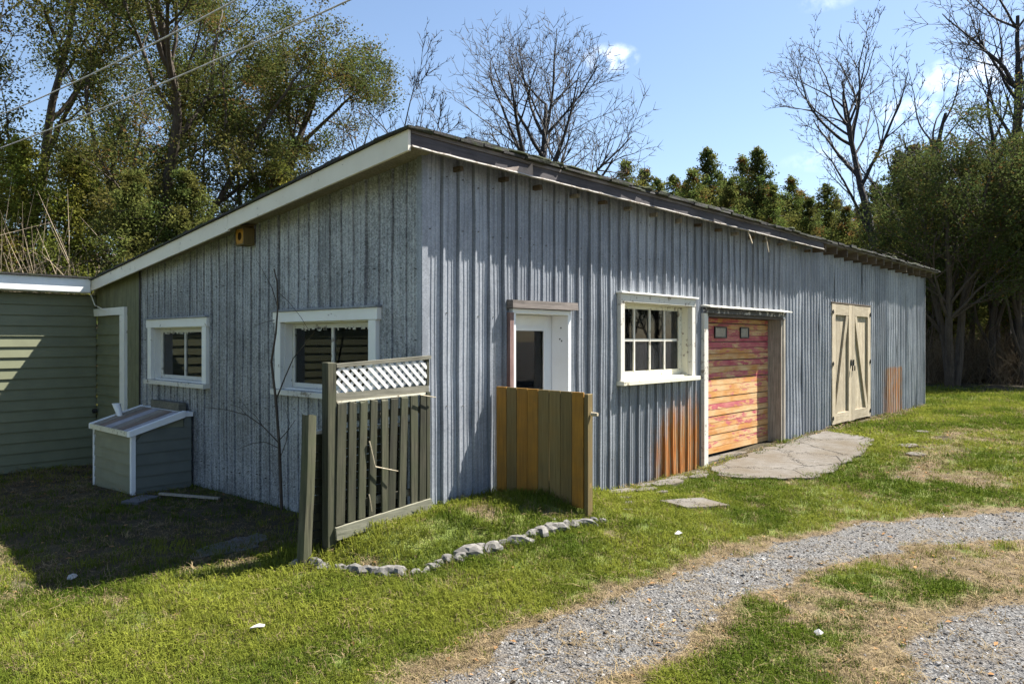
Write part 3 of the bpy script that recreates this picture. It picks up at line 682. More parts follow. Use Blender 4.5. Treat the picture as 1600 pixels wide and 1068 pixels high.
# things behind the window glass
jug = empty('plastic_jug', (4.10, .26, 1.30), 'small white plastic jug behind the lower right panes of the eight-pane window', 'jug')
b = MB(); b.cyl((4.10, .26, 1.30), (4.10, .26, 1.45), .075, .08, 14).cyl((4.10, .26, 1.45), (4.10, .26, 1.52), .08, .03, 14); b.build('body', M['white_clean'], jug, smooth=False)
MB().cyl((4.10, .26, 1.52), (4.10, .26, 1.55), .034, .034, 12).build('cap', plain('red_cap', (.35, .03, .03, 1)), jug)
shelf = MB().box(3.1, 4.7, .17, .42, 1.262, 1.298).build('window_shelf', M['grey_wood_x'], shed)

# nest box under the rake board
nb = empty('nest_box', (0, 2.98, 2.85), 'small weathered wooden nest box fixed high under the sloping white roof edge', 'nest box')
MB().box(-.16, -.03, 2.90, 3.10, 2.83, 2.845).box(-.16, -.03, 2.90, 2.915, 2.845, 3.02).box(-.16, -.03, 3.085, 3.10, 2.845, 3.02).box(-.045, -.03, 2.915, 3.085, 2.845, 3.06).build('box_body', M['gate_g'], nb)
b = MB(); n = 14; V = []; 
for i in range(n):
    t = 2 * math.pi * i / n; c, s_ = math.cos(t), math.sin(t); V.append((-.158, 3.0 + .045 * c, 2.93 + .045 * s_)); m_ = max(abs(c), abs(s_)); V.append((-.158, 3.0 + .084 * c / m_, 2.93 + .084 * s_ / m_))
mk('box_front', V, [(2 * i, 2 * i + 1, (2 * i + 3) % (2 * n), (2 * i + 2) % (2 * n)) for i in range(n)], M['gate_o'], nb)
MB().hexa([(-.2, 2.88, 3.02), (-.03, 2.88, 3.06), (-.03, 3.12, 3.06), (-.2, 3.12, 3.02), (-.2, 2.88, 3.035), (-.03, 2.88, 3.075), (-.03, 3.12, 3.075), (-.2, 3.12, 3.035)]).build('lid', M['gate_g'], nb)

# ------------------------------------------------------------------ green wing at the left
wing = empty('green_wing', (-3, 8.0, -.3), 'low wing sided with dull green horizontal boards and white fascia at left', 'building')
WY = 8.0; WX0 = -7.2
MB().box(WX0, -.02, WY + .03, WY + 2.6, -.4, 2.47).build('wall', M['clap'], wing)
z = -.27; i = 0
while z < 2.46:
    z1 = min(z + .166, 2.47)
    MB().hexa([(WX0, WY - .028, z), (-.048, WY - .028, z), (-.048, WY + .028, z), (WX0, WY + .028, z), (WX0, WY - .004, z1), (-.048, WY - .004, z1), (-.048, WY + .028, z1), (WX0, WY + .028, z1)]).build('siding_board', M['clap'], wing); z += .16; i += 1
MB().box(WX0 - .2, -.20, 7.745, 7.77, 2.50, 2.705).build('fascia_board', M['white_clean'], wing)
MB().box(WX0 - .2, -.19, 7.77, 8.03, 2.485, 2.50).build('soffit', M['white'], wing)
MB().box(WX0 - .25, -.19, 7.70, WY + 2.8, 2.712, 2.74).build('roof', M['shingle'], wing)
b = MB(); 
for (p, q) in (((-.17, 7.86, 2.50), (-.12, 7.80, 2.30)), ((-.12, 7.80, 2.30), (-.085, 7.4, 2.2)), ): b.cyl(p, q, .008, .008, 6)
tag(b.build('drop_cable', M['white'], None, loc=(-.17, 7.86, 2.5)), 'thin pale cable hanging from the corner where white fascia boards meet', 'cable')

# ------------------------------------------------------------------ sided box against the gable
bx = empty('storage_box', (-.38, 5.1, -.15), 'low green sided box with sloping white trimmed lid against the metal gable', 'storage box')
X0, X1, Y0, Y1 = -.76, -.05, 4.5, 5.80
bz = lambda x: .635 + (x - X0) * .30
MB().hexa([(X0 + .02, Y0 + .02, -.2), (X1, Y0 + .02, -.2), (X1, Y1 - .02, -.2), (X0 + .02, Y1 - .02, -.2), (X0 + .02, Y0 + .02, .61), (X1, Y0 + .02, bz(X1) - .03), (X1, Y1 - .02, bz(X1) - .03), (X0 + .02, Y1 - .02, .61)]).build('carcass', M['clap_box'], bx)
z = -.2
while z < .60:
    z1 = min(z + .145, .615)
    MB().hexa([(X0 - .018, Y0 + .025, z), (X0 + .018, Y0 + .025, z), (X0 + .018, Y1 - .02, z), (X0 - .018, Y1 - .02, z), (X0 - .002, Y0 + .025, z1), (X0 + .018, Y0 + .025, z1), (X0 + .018, Y1 - .02, z1), (X0 - .002, Y1 - .02, z1)]).build('siding_board', M['clap_box'], bx); z += .14
z = -.2
while z < .84:
    z1 = z + .145; xs0 = X0 + .02
    if z1 > .60: xs0 = max(xs0, X0 + (z1 - .60) / .30)
    if xs0 < X1 - .05:
        z1 = min(z1, bz(X1) - .03)
        MB().hexa([(max(X0 + .02, xs0 if z > .6 else X0 + .02), Y0 - .018, z), (X1, Y0 - .018, z), (X1, Y0 + .018, z), (max(X0 + .02, xs0 if z > .6 else X0 + .02), Y0 + .018, z), (xs0, Y0 - .002, z1), (X1, Y0 - .002, z1), (X1, Y0 + .018, z1), (xs0, Y0 + .018, z1)]).build('siding_board', M['clap_dark'], bx)
    z += .14
MB().box(X0 - .026, X0 + .024, Y0 - .026, Y0 + .024, -.18, .62).build('corner_post', M['white_clean'], bx)
MB().box(X0 - .024, X0 + .02, Y1 - .02, Y1 + .015, -.18, .62).build('corner_post', M['white_clean'], bx)
ld = MB().hexa([(X0 - .05, Y0 - .05, .60), (-.16, Y0 - .05, bz(-.16) - .015), (-.16, Y1 + .04, bz(-.16) - .015), (X0 - .05, Y1 + .04, .60), (X0 - .05, Y0 - .05, .625), (-.16, Y0 - .05, bz(-.16) + .01), (-.16, Y1 + .04, bz(-.16) + .01), (X0 - .05, Y1 + .04, .625)]).build('lid', M['grey_wood'], bx)
lidz = lambda x: .626 + (x - X0 + .05) * (bz(-.16) + .01 - .625) / (.60 + .05 + -.16 + .16 + X0 * 0 - .0) if False else .626 + (x - (X0 - .05)) * ((bz(-.16) + .01 - .625) / (-.16 - X0 + .05))
cols = [M['grey_wood'], plain('bleached_board', (.34, .33, .36, 1)), plain('pale_blue_board', (.30, .34, .42, 1)), plain('rusty_board', (.20, .145, .11, 1)), plain('tan_board', (.27, .245, .215, 1)), M['grey_wood']]
ww = (Y1 - Y0 - .04) / 6
for i in range(6):
    a = Y0 + .02 + i * ww; e = a + ww - .01; h = .006 + .004 * (i % 2)
    MB().hexa([(X0 - .03, a, lidz(X0 - .03) + .001), (-.19, a, lidz(-.19) + .001), (-.19, e, lidz(-.19) + .001), (X0 - .03, e, lidz(X0 - .03) + .001), (X0 - .03, a, lidz(X0 - .03) + h), (-.19, a, lidz(-.19) + h), (-.19, e, lidz(-.19) + h), (X0 - .03, e, lidz(X0 - .03) + h)]).build('lid_board', cols[(i * 2 + 1) % 6], ld)
for (ya, yb) in ((Y0 - .062, Y0 + .015), (Y1 - .01, Y1 + .05)):
    MB().hexa([(X0 - .062, ya, .575), (-.15, ya, bz(-.15) - .05), (-.15, yb, bz(-.15) - .05), (X0 - .062, yb, .575), (X0 - .062, ya, .642), (-.15, ya, bz(-.15) + .03), (-.15, yb, bz(-.15) + .03), (X0 - .062, yb, .642)]).build('lid_trim', M['white_clean'], ld)
MB().box(X0 - .066, X0 - .045, Y0 + .016, Y1 - .012, .578, .64).build('lid_trim', M['cream'], ld)
MB().box(-.15, -.035, Y0 - .03, Y1 + .02, bz(-.1) - .06, bz(-.1) - .005).build('back_ledge', M['white_clean'], bx)
MB().box(-.14, -.045, 4.66, 5.55, bz(-.1) - .004, bz(-.1) + .10).build('wood_block', M['fence_x'], None, loc=(-.09, 5.1, bz(-.1))); tag(bpy.data.objects['wood_block'], 'short grey green timber lying behind the lid of the sided box', 'timber')
cup = empty('paper_cup', (-.5, 5.66, lidz(-.5)), 'tall white ridged cup standing on the lid of the sided box', 'cup')
V = []; n = 16; prof = [(.036, 0), (.038, .03), (.04, .034), (.041, .06), (.043, .064), (.045, .10), (.047, .104), (.05, .15), (.053, .152), (.053, .165), (.048, .165), (.034, .01)]
for r, h in prof:
    for i in range(n): V.append((-.5 + r * math.cos(2 * math.pi * i / n) - h * .18, 5.66 + r * math.sin(2 * math.pi * i / n) + h * .3, lidz(-.5) + .008 + h))
mk('cup_wall', V, [(j * n + i, j * n + (i + 1) % n, (j + 1) * n + (i + 1) % n, (j + 1) * n + i) for j in range(len(prof) - 1) for i in range(n)] + [tuple(range(n - 1, -1, -1)), tuple((len(prof) - 1) * n + i for i in range(n))], M['white_clean'], cup)

# ------------------------------------------------------------------ lattice topped fence panel, leaning post, low slat fence, gate
def fence_panel():
    f = empty('lattice_fence', (-.48, 0, .2), 'weathered board fence panel topped with white diamond lattice beside the shed corner', 'fence')
    P0, P1 = -.955, .0
    MB().box(P0 - .035, P0 + .05, -.035, .05, .06, 1.575, .004).build('post', M['fence'], f, bevel=.006)
    MB().box(P1 - .025, P1 + .012, -.09, -.045, .1, 1.30).build('post', M['fence'], f)
    MB().bar((P0 + .05, -.01, 1.548), (P1 + .03, -.06, 1.60), .05, .03).build('top_rail', M['fence_x'], f)
    MB().bar((P0 + .05, -.012, 1.30), (P1 + .01, -.06, 1.325), .03, .065).build('middle_rail', M['fence_x'], f)
    MB().bar((P0 + .05, -.022, 1.262), (P1 + .01, -.068, 1.288), .024, .012).build('ledge', M['cream'], f)
    MB().box(P1 - .012, P1 + .014, -.075, -.045, 1.355, 1.585).build('end_stop', M['fence'], f)
    MB().bar((P0 + .03, -.045, .235), (P1 + .01, -.1, .325), .03, .10).build('bottom_board', wood('pale_green_board', (.13, .13, .09, 1), (.23, .22, .165, 1), 'x'), f)
    xs = np.linspace(P0 + .095, P1 - .055, 9)
    for i, xx in enumerate(xs):
        t = (xx - P0) / (P1 - P0); w = .078 + random.uniform(-.01, .008); y = -.015 - .05 * t; ln = random.uniform(-.04, .026) - .012; b0 = .29 + .08 * t; b1 = 1.26 + .025 * t
        dy = -.024 if i % 2 == 0 else -.02
        MB().hexa([(xx - w / 2 + ln, y + dy, b0), (xx + w / 2 + ln, y + dy, b0), (xx + w / 2 + ln, y + dy + .02, b0), (xx - w / 2 + ln, y + dy + .02, b0), (xx - w / 2, y + dy, b1 - random.uniform(0, .03)), (xx + w / 2, y + dy, b1 - random.uniform(0, .03)), (xx + w / 2, y + dy + .02, b1), (xx - w / 2, y + dy + .02, b1)]).build('board', M['fence'], f, bevel=.003)
    for zz in (.42, 1.12): MB().bar((P0 + .05, .02, zz), (P1, -.03, zz + .03), .03, .06).build('back_rail', M['fence_x'], f)
    # lattice strips, clipped to the opening
    a0, a1, c0, c1 = P0 + .052, P1 - .012, 1.335, 1.545
    for sgn in (1, -1):
        k = a0 - .3
        while k < a1 + .3:
            # line x = k + sgn*(z-c0)
            za, zb = c0, c1; xa, xb = k, k + sgn * (c1 - c0)
            def clip(x0_, z0_, x1_, z1_):
                pts = [(x0_, z0_), (x1_, z1_)]
                if (x0_ < a0 and x1_ < a0) or (x0_ > a1 and x1_ > a1): return None
                out = []
                for (x, z_), (ox, oz) in ((pts[0], pts[1]), (pts[1], pts[0])):
                    if x < a0: t = (a0 - x) / (ox - x); x, z_ = a0, z_ + (oz - z_) * t
                    elif x > a1: t = (a1 - x) / (ox - x); x, z_ = a1, z_ + (oz - z_) * t
                    out.append((x, z_))
                return out
            q = clip(xa, za, xb, zb)
            if q and abs(q[0][1] - q[1][1]) > .02:
                sh = lambda x: (x - P0) / (P1 - P0)
                yo = -.012 if sgn > 0 else -.021
                A = (q[0][0], yo - .05 * sh(q[0][0]), q[0][1] + .035 * sh(q[0][0])); B = (q[1][0], yo - .05 * sh(q[1][0]), q[1][1] + .035 * sh(q[1][0]))
                MB().bar(A, B, .0075, .029, (-sgn, 0, 1)).build('lattice_strip', M['lattice'], f)
            k += .078
    for (p, q) in (((-.62, -.07, .93), (-.57, -.08, .72)), ((-.57, -.08, .72), (-.36, -.11, .66)), ((-.12, -.11, 1.28), (.05, -.12, 1.25)), ((-.62, -.065, .50), (-.60, -.075, .36))):
        MB().cyl(p, q, .006, .004, 6).build('dry_stem', M['barn'], f)
fence_panel()
V = []; n = 9
for (t, dx, dy) in ((0, -.03, 0), (.25, -.015, .005), (.5, 0, .0), (.78, .012, .0), (1, .02, .004)):
    for i in range(n):
        a = 2 * math.pi * i / n; m_ = max(abs(math.cos(a)), abs(math.sin(a))); r = (.05 / m_) * .92
        V.append((-1.13 + dx + r * math.cos(a), .04 + dy + r * math.sin(a), .0 + 1.16 * t + (random.uniform(-.02, .02) if t == 1 else 0)))
po = mk('fence_post', V, [(j * n + i, j * n + (i + 1) % n, (j + 1) * n + (i + 1) % n, (j + 1) * n + i) for j in range(4) for i in range(n)] + [tuple(4 * n + i for i in range(n))], M['fence'], None, loc=(-1.13, .04, 0))
tag(po, 'leaning mossy timber post just left of the lattice fence panel', 'post')
lf = empty('slat_fence', (-.6, .14, .1), 'low dark stack of horizontal slats standing behind the lattice fence panel', 'fence')
for i in range(13):
    z = .12 + i * .068; MB().box(-1.04 + random.uniform(-.01, .01), -.08, .12, .145 + random.uniform(0, .01), z, z + .058, .002).build('slat', M['fence'], lf)
MB().box(-1.04, -.06, .10, .16, 1.01, 1.035).build('cap_board', M['white_old'], lf)
for xx in (-.95, -.2): MB().box(xx, xx + .05, .147, .19, .05, 1.0).build('post', M['fence'], lf)

def gate():
    g = empty('wooden_gate', (.95, -.58, .2), 'low gate of eight orange brown vertical boards standing out from the doorway', 'gate')
    A = np.array([.895, -.055]); B = np.array([.985, -1.035]); d = (B - A) / np.linalg.norm(B - A); n_ = np.array([d[1], -d[0]]); L = np.linalg.norm(B - A)   # n_ points to -x side
    if n_[0] > 0: n_ = -n_
    nb_ = 8; w = L / nb_
    def pt(s, o, z): p = A + d * s + n_ * o; return (p[0], p[1], z)
    for i in range(nb_):
        a = i * w + .003; e = (i + 1) * w - .003; ta = 1.305 - .016 * i / 7; zb = .298 - .03 * i / 7; k = random.uniform(-.004, .004)
        m = M['gate_o'] if i in (0, 2, 3) else (M['gate_g'] if i in (1, 4, 5, 6) else M['gate_o'] if i == 7 else M['gate_g'])
        MB().hexa([pt(a + k, .022, zb), pt(e + k, .022, zb), pt(e + k, .0, zb), pt(a + k, .0, zb), pt(a, .022, ta), pt(e, .022, ta), pt(e, 0, ta), pt(a, 0, ta)]).build('board', m, g, bevel=.002)
    for zz in (.46, 1.13):
        p, q = pt(.02, -.022, zz), pt(L + .045, -.022, zz - .01); MB().bar(p, q, .04, .085).build('rail', M['gate_g'], g)
    MB().hexa([pt(L + .006, .024, .19), pt(L + .045, .024, .19), pt(L + .045, -.06, .19), pt(L + .006, -.06, .19), pt(L + .006, .024, 1.275), pt(L + .045, .024, 1.275), pt(L + .045, -.06, 1.275), pt(L + .006, -.06, 1.275)]).build('post', M['gate_g'], g, bevel=.004)
    p, q = pt(L + .055, -.02, 1.10), pt(L + .12, -.02, 1.10); MB().cyl(p, q, .018, .016, 8).build('latch_peg', M['barn'], g)
gate()
bl = MB().box(.84, .93, -.26, -.16, .16, .31, .008).build('paving_block', M['concrete'], None, loc=(.88, -.2, .2), bevel=.008); tag(bl, 'small grey block propping the gate up close to the wall', 'block')

# ------------------------------------------------------------------ stones, slabs, paving
def rock(name, x, y, z, sx, sy, sz, mat, seed, rotz=0, parent=None):
    r = random.Random(seed); nlat, nlon = 5, 9; V = []
    ph = [r.uniform(0, 6.28) for _ in range(6)]
    for j in range(1, nlat):
        th = math.pi * j / nlat
        for i in range(nlon):
            a = 2 * math.pi * i / nlon; k = 1 + .2 * math.sin(2 * a + ph[0] + th) + .17 * math.sin(3 * a + ph[1] - 2 * th) + r.uniform(-.13, .13)
            p = Vector((sx * math.sin(th) * math.cos(a) * k, sy * math.sin(th) * math.sin(a) * k, sz * math.cos(th) * (1 + r.uniform(-.1, .1))))
            p.rotate(Matrix.Rotation(rotz, 3, 'Z')); V.append((x + p.x, y + p.y, z + p.z))
    V += [(x, y, z + sz), (x, y, z - sz)]; T = len(V) - 2; F = []
    for j in range(nlat - 2):
        for i in range(nlon): F.append((j * nlon + i, (j + 1) * nlon + i, (j + 1) * nlon + (i + 1) % nlon, j * nlon + (i + 1) % nlon))
    for i in range(nlon): F.append((T, i, (i + 1) % nlon)); F.append((T + 1, (nlat - 2) * nlon + (i + 1) % nlon, (nlat - 2) * nlon + i))
    return mk(name, V, F, mat, parent, loc=(x, y, z), smooth=parent is not None)
r = random.Random(12)
for i in range(34):
    u = r.choice([r.uniform(.4, 2.2), r.uniform(-.3, 9), r.uniform(-.3, 16)]); a = r.uniform(.06, .2); rock('moss_clump', u, -.24 + r.uniform(-.03, .05), RT(-.27) + .035, a, .07, r.uniform(.015, .04), M['moss'], 700 + i, r.uniform(-.2, .2), shed)
E_ = BED[:10]; seg = np.r_[0, np.cumsum(np.hypot(*np.diff(E_, axis=0).T))]
gaps = [(0.0, .0)]
ORD = ['first', 'second', 'third', 'fourth', 'fifth', 'sixth', 'seventh', 'eighth', 'ninth', 'tenth', 'eleventh', 'twelfth', 'thirteenth', 'fourteenth', 'fifteenth', 'sixteenth', 'seventeenth', 'eighteenth', 'nineteenth', 'twentieth'] 
ORD += ['twenty-' + w for w in ORD[:9]] + ['thirtieth'] + ['thirty-' + w for w in ORD[:9]]
sd = 0.05; i = 0; ns_ = 0
while sd < seg[-1]:
    x = float(np.interp(sd, seg, E_[:, 0])); y = float(np.interp(sd, seg, E_[:, 1])); r = random.Random(500 + i)
    sz = r.uniform(.032, .072); rot = r.uniform(0, 3.1)
    if r.random() > .05:
        o = rock('edging_stone', x + r.uniform(-.02, .02), y + r.uniform(-.025, .025), G(x, y) + sz * r.uniform(.1, .5), sz * r.uniform(.9, 1.7), sz * r.uniform(.6, .95), sz * r.uniform(.6, 1.1), M['stone'], 900 + i, rot)
        tag(o, 'pale stone in the curved edging of the raised bed, %s from the leaning post' % ORD[ns_], 'stone', 'stones edging the raised bed'); ns_ += 1
    sd += sz * r.uniform(1.35, 1.8); i += 1
def slab(name, poly, zoff, th, mat, label=None, cat=None, kind=None, group=None, jit=.03, seed=1, sub=.15):
    r = random.Random(seed); P = []
    for i in range(len(poly)):
        a = np.array(poly[i], float); b_ = np.array(poly[(i + 1) % len(poly)], float); n = max(1, int(np.linalg.norm(b_ - a) / sub))
        for k in range(n):
            q = a + (b_ - a) * k / n; P.append((q[0] + (r.uniform(-jit, jit) if k else 0), q[1] + (r.uniform(-jit, jit) if k else 0)))
    c = np.mean(P, 0); n = len(P); rings = [1., .66, .33]; V = []; F = []
    for k in rings:
        for (x, y) in P:
            X = c[0] + (x - c[0]) * k; Y = c[1] + (y - c[1]) * k; V.append((X, Y, G(X, Y) + zoff))
    V.append((c[0], c[1], G(*c) + zoff))
    for (x, y) in P: V.append((x, y, G(x, y) + zoff - th))
    C_ = 3 * n; D = C_ + 1
    for i in range(n):
        j = (i + 1) % n; F += [(i, j, n + j, n + i), (n + i, n + j, 2 * n + j, 2 * n + i), (2 * n + i, 2 * n + j, C_), (D + i, D + j, j, i)]
    o = mk(name, V, F, mat, None, loc=(c[0], c[1], G(*c)))
    tag(o, label, cat, group, kind); return o
slab('garage_apron', [(5.0, -.17), (7.75, -.17), (9.2, -.22), (9.0, -.7), (8.7, -1.15), (7.9, -1.3), (7.0, -1.48), (5.9, -1.52), (5.0, -1.45), (4.6, -.95), (4.5, -.5)], .03, .12, M['concrete'], kind='structure', seed=4, jit=.06)
slab('concrete_slab', [(2.42, -.92), (3.0, -1.10), (2.9, -1.46), (2.38, -1.26)], .035, .1, M['concrete'], 'flat square concrete slab lying in the grass off the wall', 'slab', seed=5, jit=.01)
flats = [((2.75, -.22), .20), ((3.1, -.33), .15), ((3.35, -.16), .13), ((3.62, -.30), .22), ((4.0, -.22), .18), ((4.28, -.36), .16), ((4.6, -.2), .14), ((3.05, -.58), .08), ((2.4, -.5), .12), ((2.1, -.75), .07), ((1.75, -.98), .06)]
for i, ((x, y), r_) in enumerate(flats):
    r = random.Random(40 + i); n = 6; ph = r.uniform(0, 6)
    slab('flat_stone', [(x + r_ * 1.35 * math.cos(ph + 2 * math.pi * k / n) * r.uniform(.8, 1.15), y + .62 * r_ * math.sin(ph + 2 * math.pi * k / n) * r.uniform(.8, 1.15)) for k in range(n)], .025 + r.uniform(-.01, .015), .06, M['concrete'], 'pale broken concrete piece by the metal wall, %s along from the garage or gate end' % ORD[i] if False else ['broad pale broken concrete piece at the wall foot just right of the gate', 'broken concrete piece below the left side of the eight-pane window, off the wall', 'small concrete piece tight to the wall foot under the eight-pane window', 'largest broken concrete piece under the middle of the eight-pane window', 'pale concrete piece at the wall foot below the rust stain, left part', 'broken concrete piece off the wall in front of the rust stain', 'concrete piece tight to the wall beside the garage apron', 'small pale stone in the grass behind the square slab', 'pale stone in the grass right of the gate post', 'small pale stone in the grass in front of the gate post', 'smallest pale stone at the gate end of the bed edging'][i], 'stone', None, 'broken concrete along the wall foot', .01, i, .12)
slab('fallen_tile', [(-1.05, 4.05), (-.75, 4.25), (-.62, 4.02), (-.95, 3.82)], .03, .03, plain('slate_grey', (.12, .12, .13, 1)), 'dark slate grey flat piece lying before the sided box', 'tile', seed=8, jit=.005)
for i, (x, y) in enumerate(((7.6, -2.05), (8.4, -1.75), (10.3, -1.5))):
    slab('flat_stone', [(x + .2 * math.cos(a) * random.uniform(.7, 1.2), y + .12 * math.sin(a) * random.uniform(.7, 1.2)) for a in np.linspace(0, 5.6, 7)], .03, .06, M['concrete'], ['pale flat stone in the lawn beyond the garage apron', 'small white stone in the lawn in front of the barn doors', 'pale flat stone in the lawn right of the barn doors'][i], 'stone', seed=60 + i, jit=.01)
st = MB().bar((-.62, 4.05, G(-.62, 4.05) + .05), (-.28, 3.25, G(-.28, 3.25) + .04), .04, .025).build('fallen_stick', M['grey_wood'], None, loc=(-.45, 3.65, -.1)); tag(st, 'grey wooden lath lying on the shaded soil near the sided box', 'stick')
r = random.Random(5)
sh = slab('plastic_sheet', [(-1.5, 1.2), (-1.1, 1.05), (-.75, 1.3), (-.7, 1.6), (-1.0, 1.55), (-1.35, 1.45)], .012, .03, plain('muddy_plastic', (.06, .066, .08, 1), .3, 0, .6), 'crumpled grey blue plastic sheet on the shaded soil behind the post', 'plastic sheet', seed=9, jit=.06, sub=.1)

for i, (x, y, lab) in enumerate(((-2.03, -.90, 'small white scrap lying in the near lawn left of the drive'), (-3.0, .75, 'white scrap at the lower edge of the building shadow'), (-2.35, 1.35, 'pale crumpled scrap on the shaded soil near the left edge'), (.18, -3.35, 'white scrap on the dry strip between the wheel tracks'), (1.35, -1.75, 'pale scrap on the lawn between square slab and drive'))):
    r = random.Random(80 + i); z = G(x, y) + .03; P = [(x + .05 * math.cos(a) * r.uniform(.6, 1.2), y + .03 * math.sin(a) * r.uniform(.6, 1.2), z + r.uniform(-.008, .022)) for a in np.linspace(0, 5.2, 6)]
    o = mk('paper_scrap', P + [(x, y, z + .03)] + [(a, b_, c - .004) for a, b_, c in P], [(k, (k + 1) % 6, 6) for k in range(6)] + [tuple(range(12, 6, -1))] + [(7 + k, 7 + (k + 1) % 6, (k + 1) % 6, k) for k in range(6)], plain('paper_%s' % 'abcde'[i], (.34, .33, .31, 1), .8), None, loc=(x, y, z)); tag(o, lab, 'scrap')

# ------------------------------------------------------------------ trees
def tube_mesh(segs, k=5):
    segs = np.asarray(segs, float); a = segs[:, 0:3]; b_ = segs[:, 3:6]; ra = segs[:, 6]; rb = segs[:, 7]
    d = b_ - a; ln = np.linalg.norm(d, axis=1, keepdims=True); d = d / np.maximum(ln, 1e-6)
    ref = np.where(np.abs(d[:, 2:3]) > .9, np.array([[1., 0, 0]]), np.array([[0, 0, 1.]])); e1 = np.cross(d, ref); e1 /= np.linalg.norm(e1, axis=1, keepdims=True); e2 = np.cross(d, e1)
    an = 2 * np.pi * np.arange(k) / k; c = np.cos(an)[None, :, None]; s = np.sin(an)[None, :, None]
    ring = e1[:, None, :] * c + e2[:, None, :] * s
    V = np.stack([a[:, None] + ring * ra[:, None, None], b_[:, None] + ring * rb[:, None, None]], 1).reshape(-1, 3)
    base = (np.arange(len(segs)) * 2 * k)[:, None]; i = np.arange(k)[None]; j = (i + 1) % k
    Q = np.stack([base + i, base + j, base + k + j, base + k + i], -1).reshape(-1, 4)
    return V, Q
def grow_tree(seed, H, r0, trunk_frac=.45, spread=.6, levels=4, jit=.10, trop=.05, nchild=(5, 5, 4, 4), lean=(0, 0), ratio=.62, first=.35, multi=1, rmin=.010):
    r = np.random.default_rng(seed); segs = []; tips = []
    def branch(p, d, L, rad, lev):
        n = max(3, int(L / (.5 if lev == 0 else .32 if lev == 1 else .22))); st = L / n; nc = nchild[min(lev, len(nchild) - 1)]
        if lev >= levels: nc = 0
        spawn = {}
        for c in range(nc):
            t = r.uniform(first if lev == 0 else .2, .97); spawn.setdefault(int(t * n), []).append(t)
        az0 = r.uniform(0, 6.28)
        ci = 0
        for i in range(n):
            t = i / n; d = d + r.normal(0, jit, 3) * (.6 if lev == 0 else 1.) + np.array([0, 0, trop * (1 if lev else .3)]); d /= np.linalg.norm(d)
            q = p + d * st; ra = rad * (1 - .78 * t); rb = rad * (1 - .78 * (t + 1 / n)); segs.append((*p, *q, ra, rb, lev))
            p = q
            if lev >= 2 or lev == levels: tips.append((*p, lev))
            for tt in spawn.get(i, ()):
                az = az0 + ci * 2.4 + r.uniform(-.5, .5); ci += 1
                e1 = np.cross(d, [0, 0, 1.]) if abs(d[2]) < .95 else np.array([1., 0, 0]); e1 /= np.linalg.norm(e1); e2 = np.cross(d, e1)
                ang = r.uniform(.45, .95) * spread / .6
                nd = d * math.cos(ang) + (e1 * math.cos(az) + e2 * math.sin(az)) * math.sin(ang)
                cl = L * ratio * (1 - .55 * tt if lev == 0 else 1 - .45 * tt) * r.uniform(.75, 1.2)
                branch(p.copy(), nd, cl, max(rb * r.uniform(.48, .72), rmin), lev + 1)
    for k in range(multi):
        a = 6.28 * k / multi + seed; d = np.array([lean[0] + (.16 * math.cos(a) if multi > 1 else 0), lean[1] + (.16 * math.sin(a) if multi > 1 else 0), 1.]); d /= np.linalg.norm(d)
        branch(np.array([.12 * math.cos(a) * (multi > 1), .12 * math.sin(a) * (multi > 1), -.2]), d, H * (1 if k == 0 else r.uniform(.75, .95)), r0, 0)
    return np.array(segs), np.array(tips)
def leaf_quads(C_, size, rs, elong=2.2, droop=0., tint=None, up=.0):
    n = len(C_); a = rs.normal(size=(n, 3)); a[:, 2] = a[:, 2] * .7 - droop; a /= np.linalg.norm(a, axis=1, keepdims=True)
    b_ = rs.normal(size=(n, 3)); b_ = np.cross(a, b_); b_ /= np.linalg.norm(b_, axis=1, keepdims=True)
    s = (size * rs.uniform(.6, 1.4, n))[:, None]
    V = np.stack([C_ - a * s * .5, C_ + b_ * s * .5 / elong, C_ + a * s * .5, C_ - b_ * s * .5 / elong], 1).reshape(-1, 3)
    Q = np.arange(4 * n).reshape(n, 4); T = None
    if tint is not None: T = np.repeat(tint, 4, axis=0)
    return V, Q, T
def tints(n_clump, idx, rs, base, var=.25, hue=.2, brown=.0):
    base = np.array(base); k = rs.uniform(1 - var, 1 + var, n_clump)[:, None]; c = base[None] * k
    c[:, 0] *= rs.uniform(1 - hue, 1 + hue * .8, n_clump); 
    br = rs.random(n_clump) < brown; c[br] = np.array([.17, .10, .035])
    t = c[idx] * rs.uniform(.75, 1.25, len(idx))[:, None]
    return np.concatenate([t, np.ones((len(idx), 1))], 1)
MESHES = {}
def build_tree(name, loc, label, group, trunk, crown=None, cat='tree', rotz=0, scale=1.):
    o = empty(name, (0, 0, 0), label, cat, group); o.location = loc; o.rotation_euler.z = rotz; o.scale = (scale,) * 3
    for nm, me in (('trunk', trunk), ('crown', crown)):
        if me is not None:
            c = bpy.data.objects.new(nm, me); COL.objects.link(c); c.parent = o
    return o
def mesh_of(name, V, Q, mat, tint=None, smooth=False):
    o = npmesh(name, V, Q, mat, loc=(0, 0, 0), tint=tint, smooth=smooth, link=False); me = o.data; bpy.data.objects.remove(o); return me
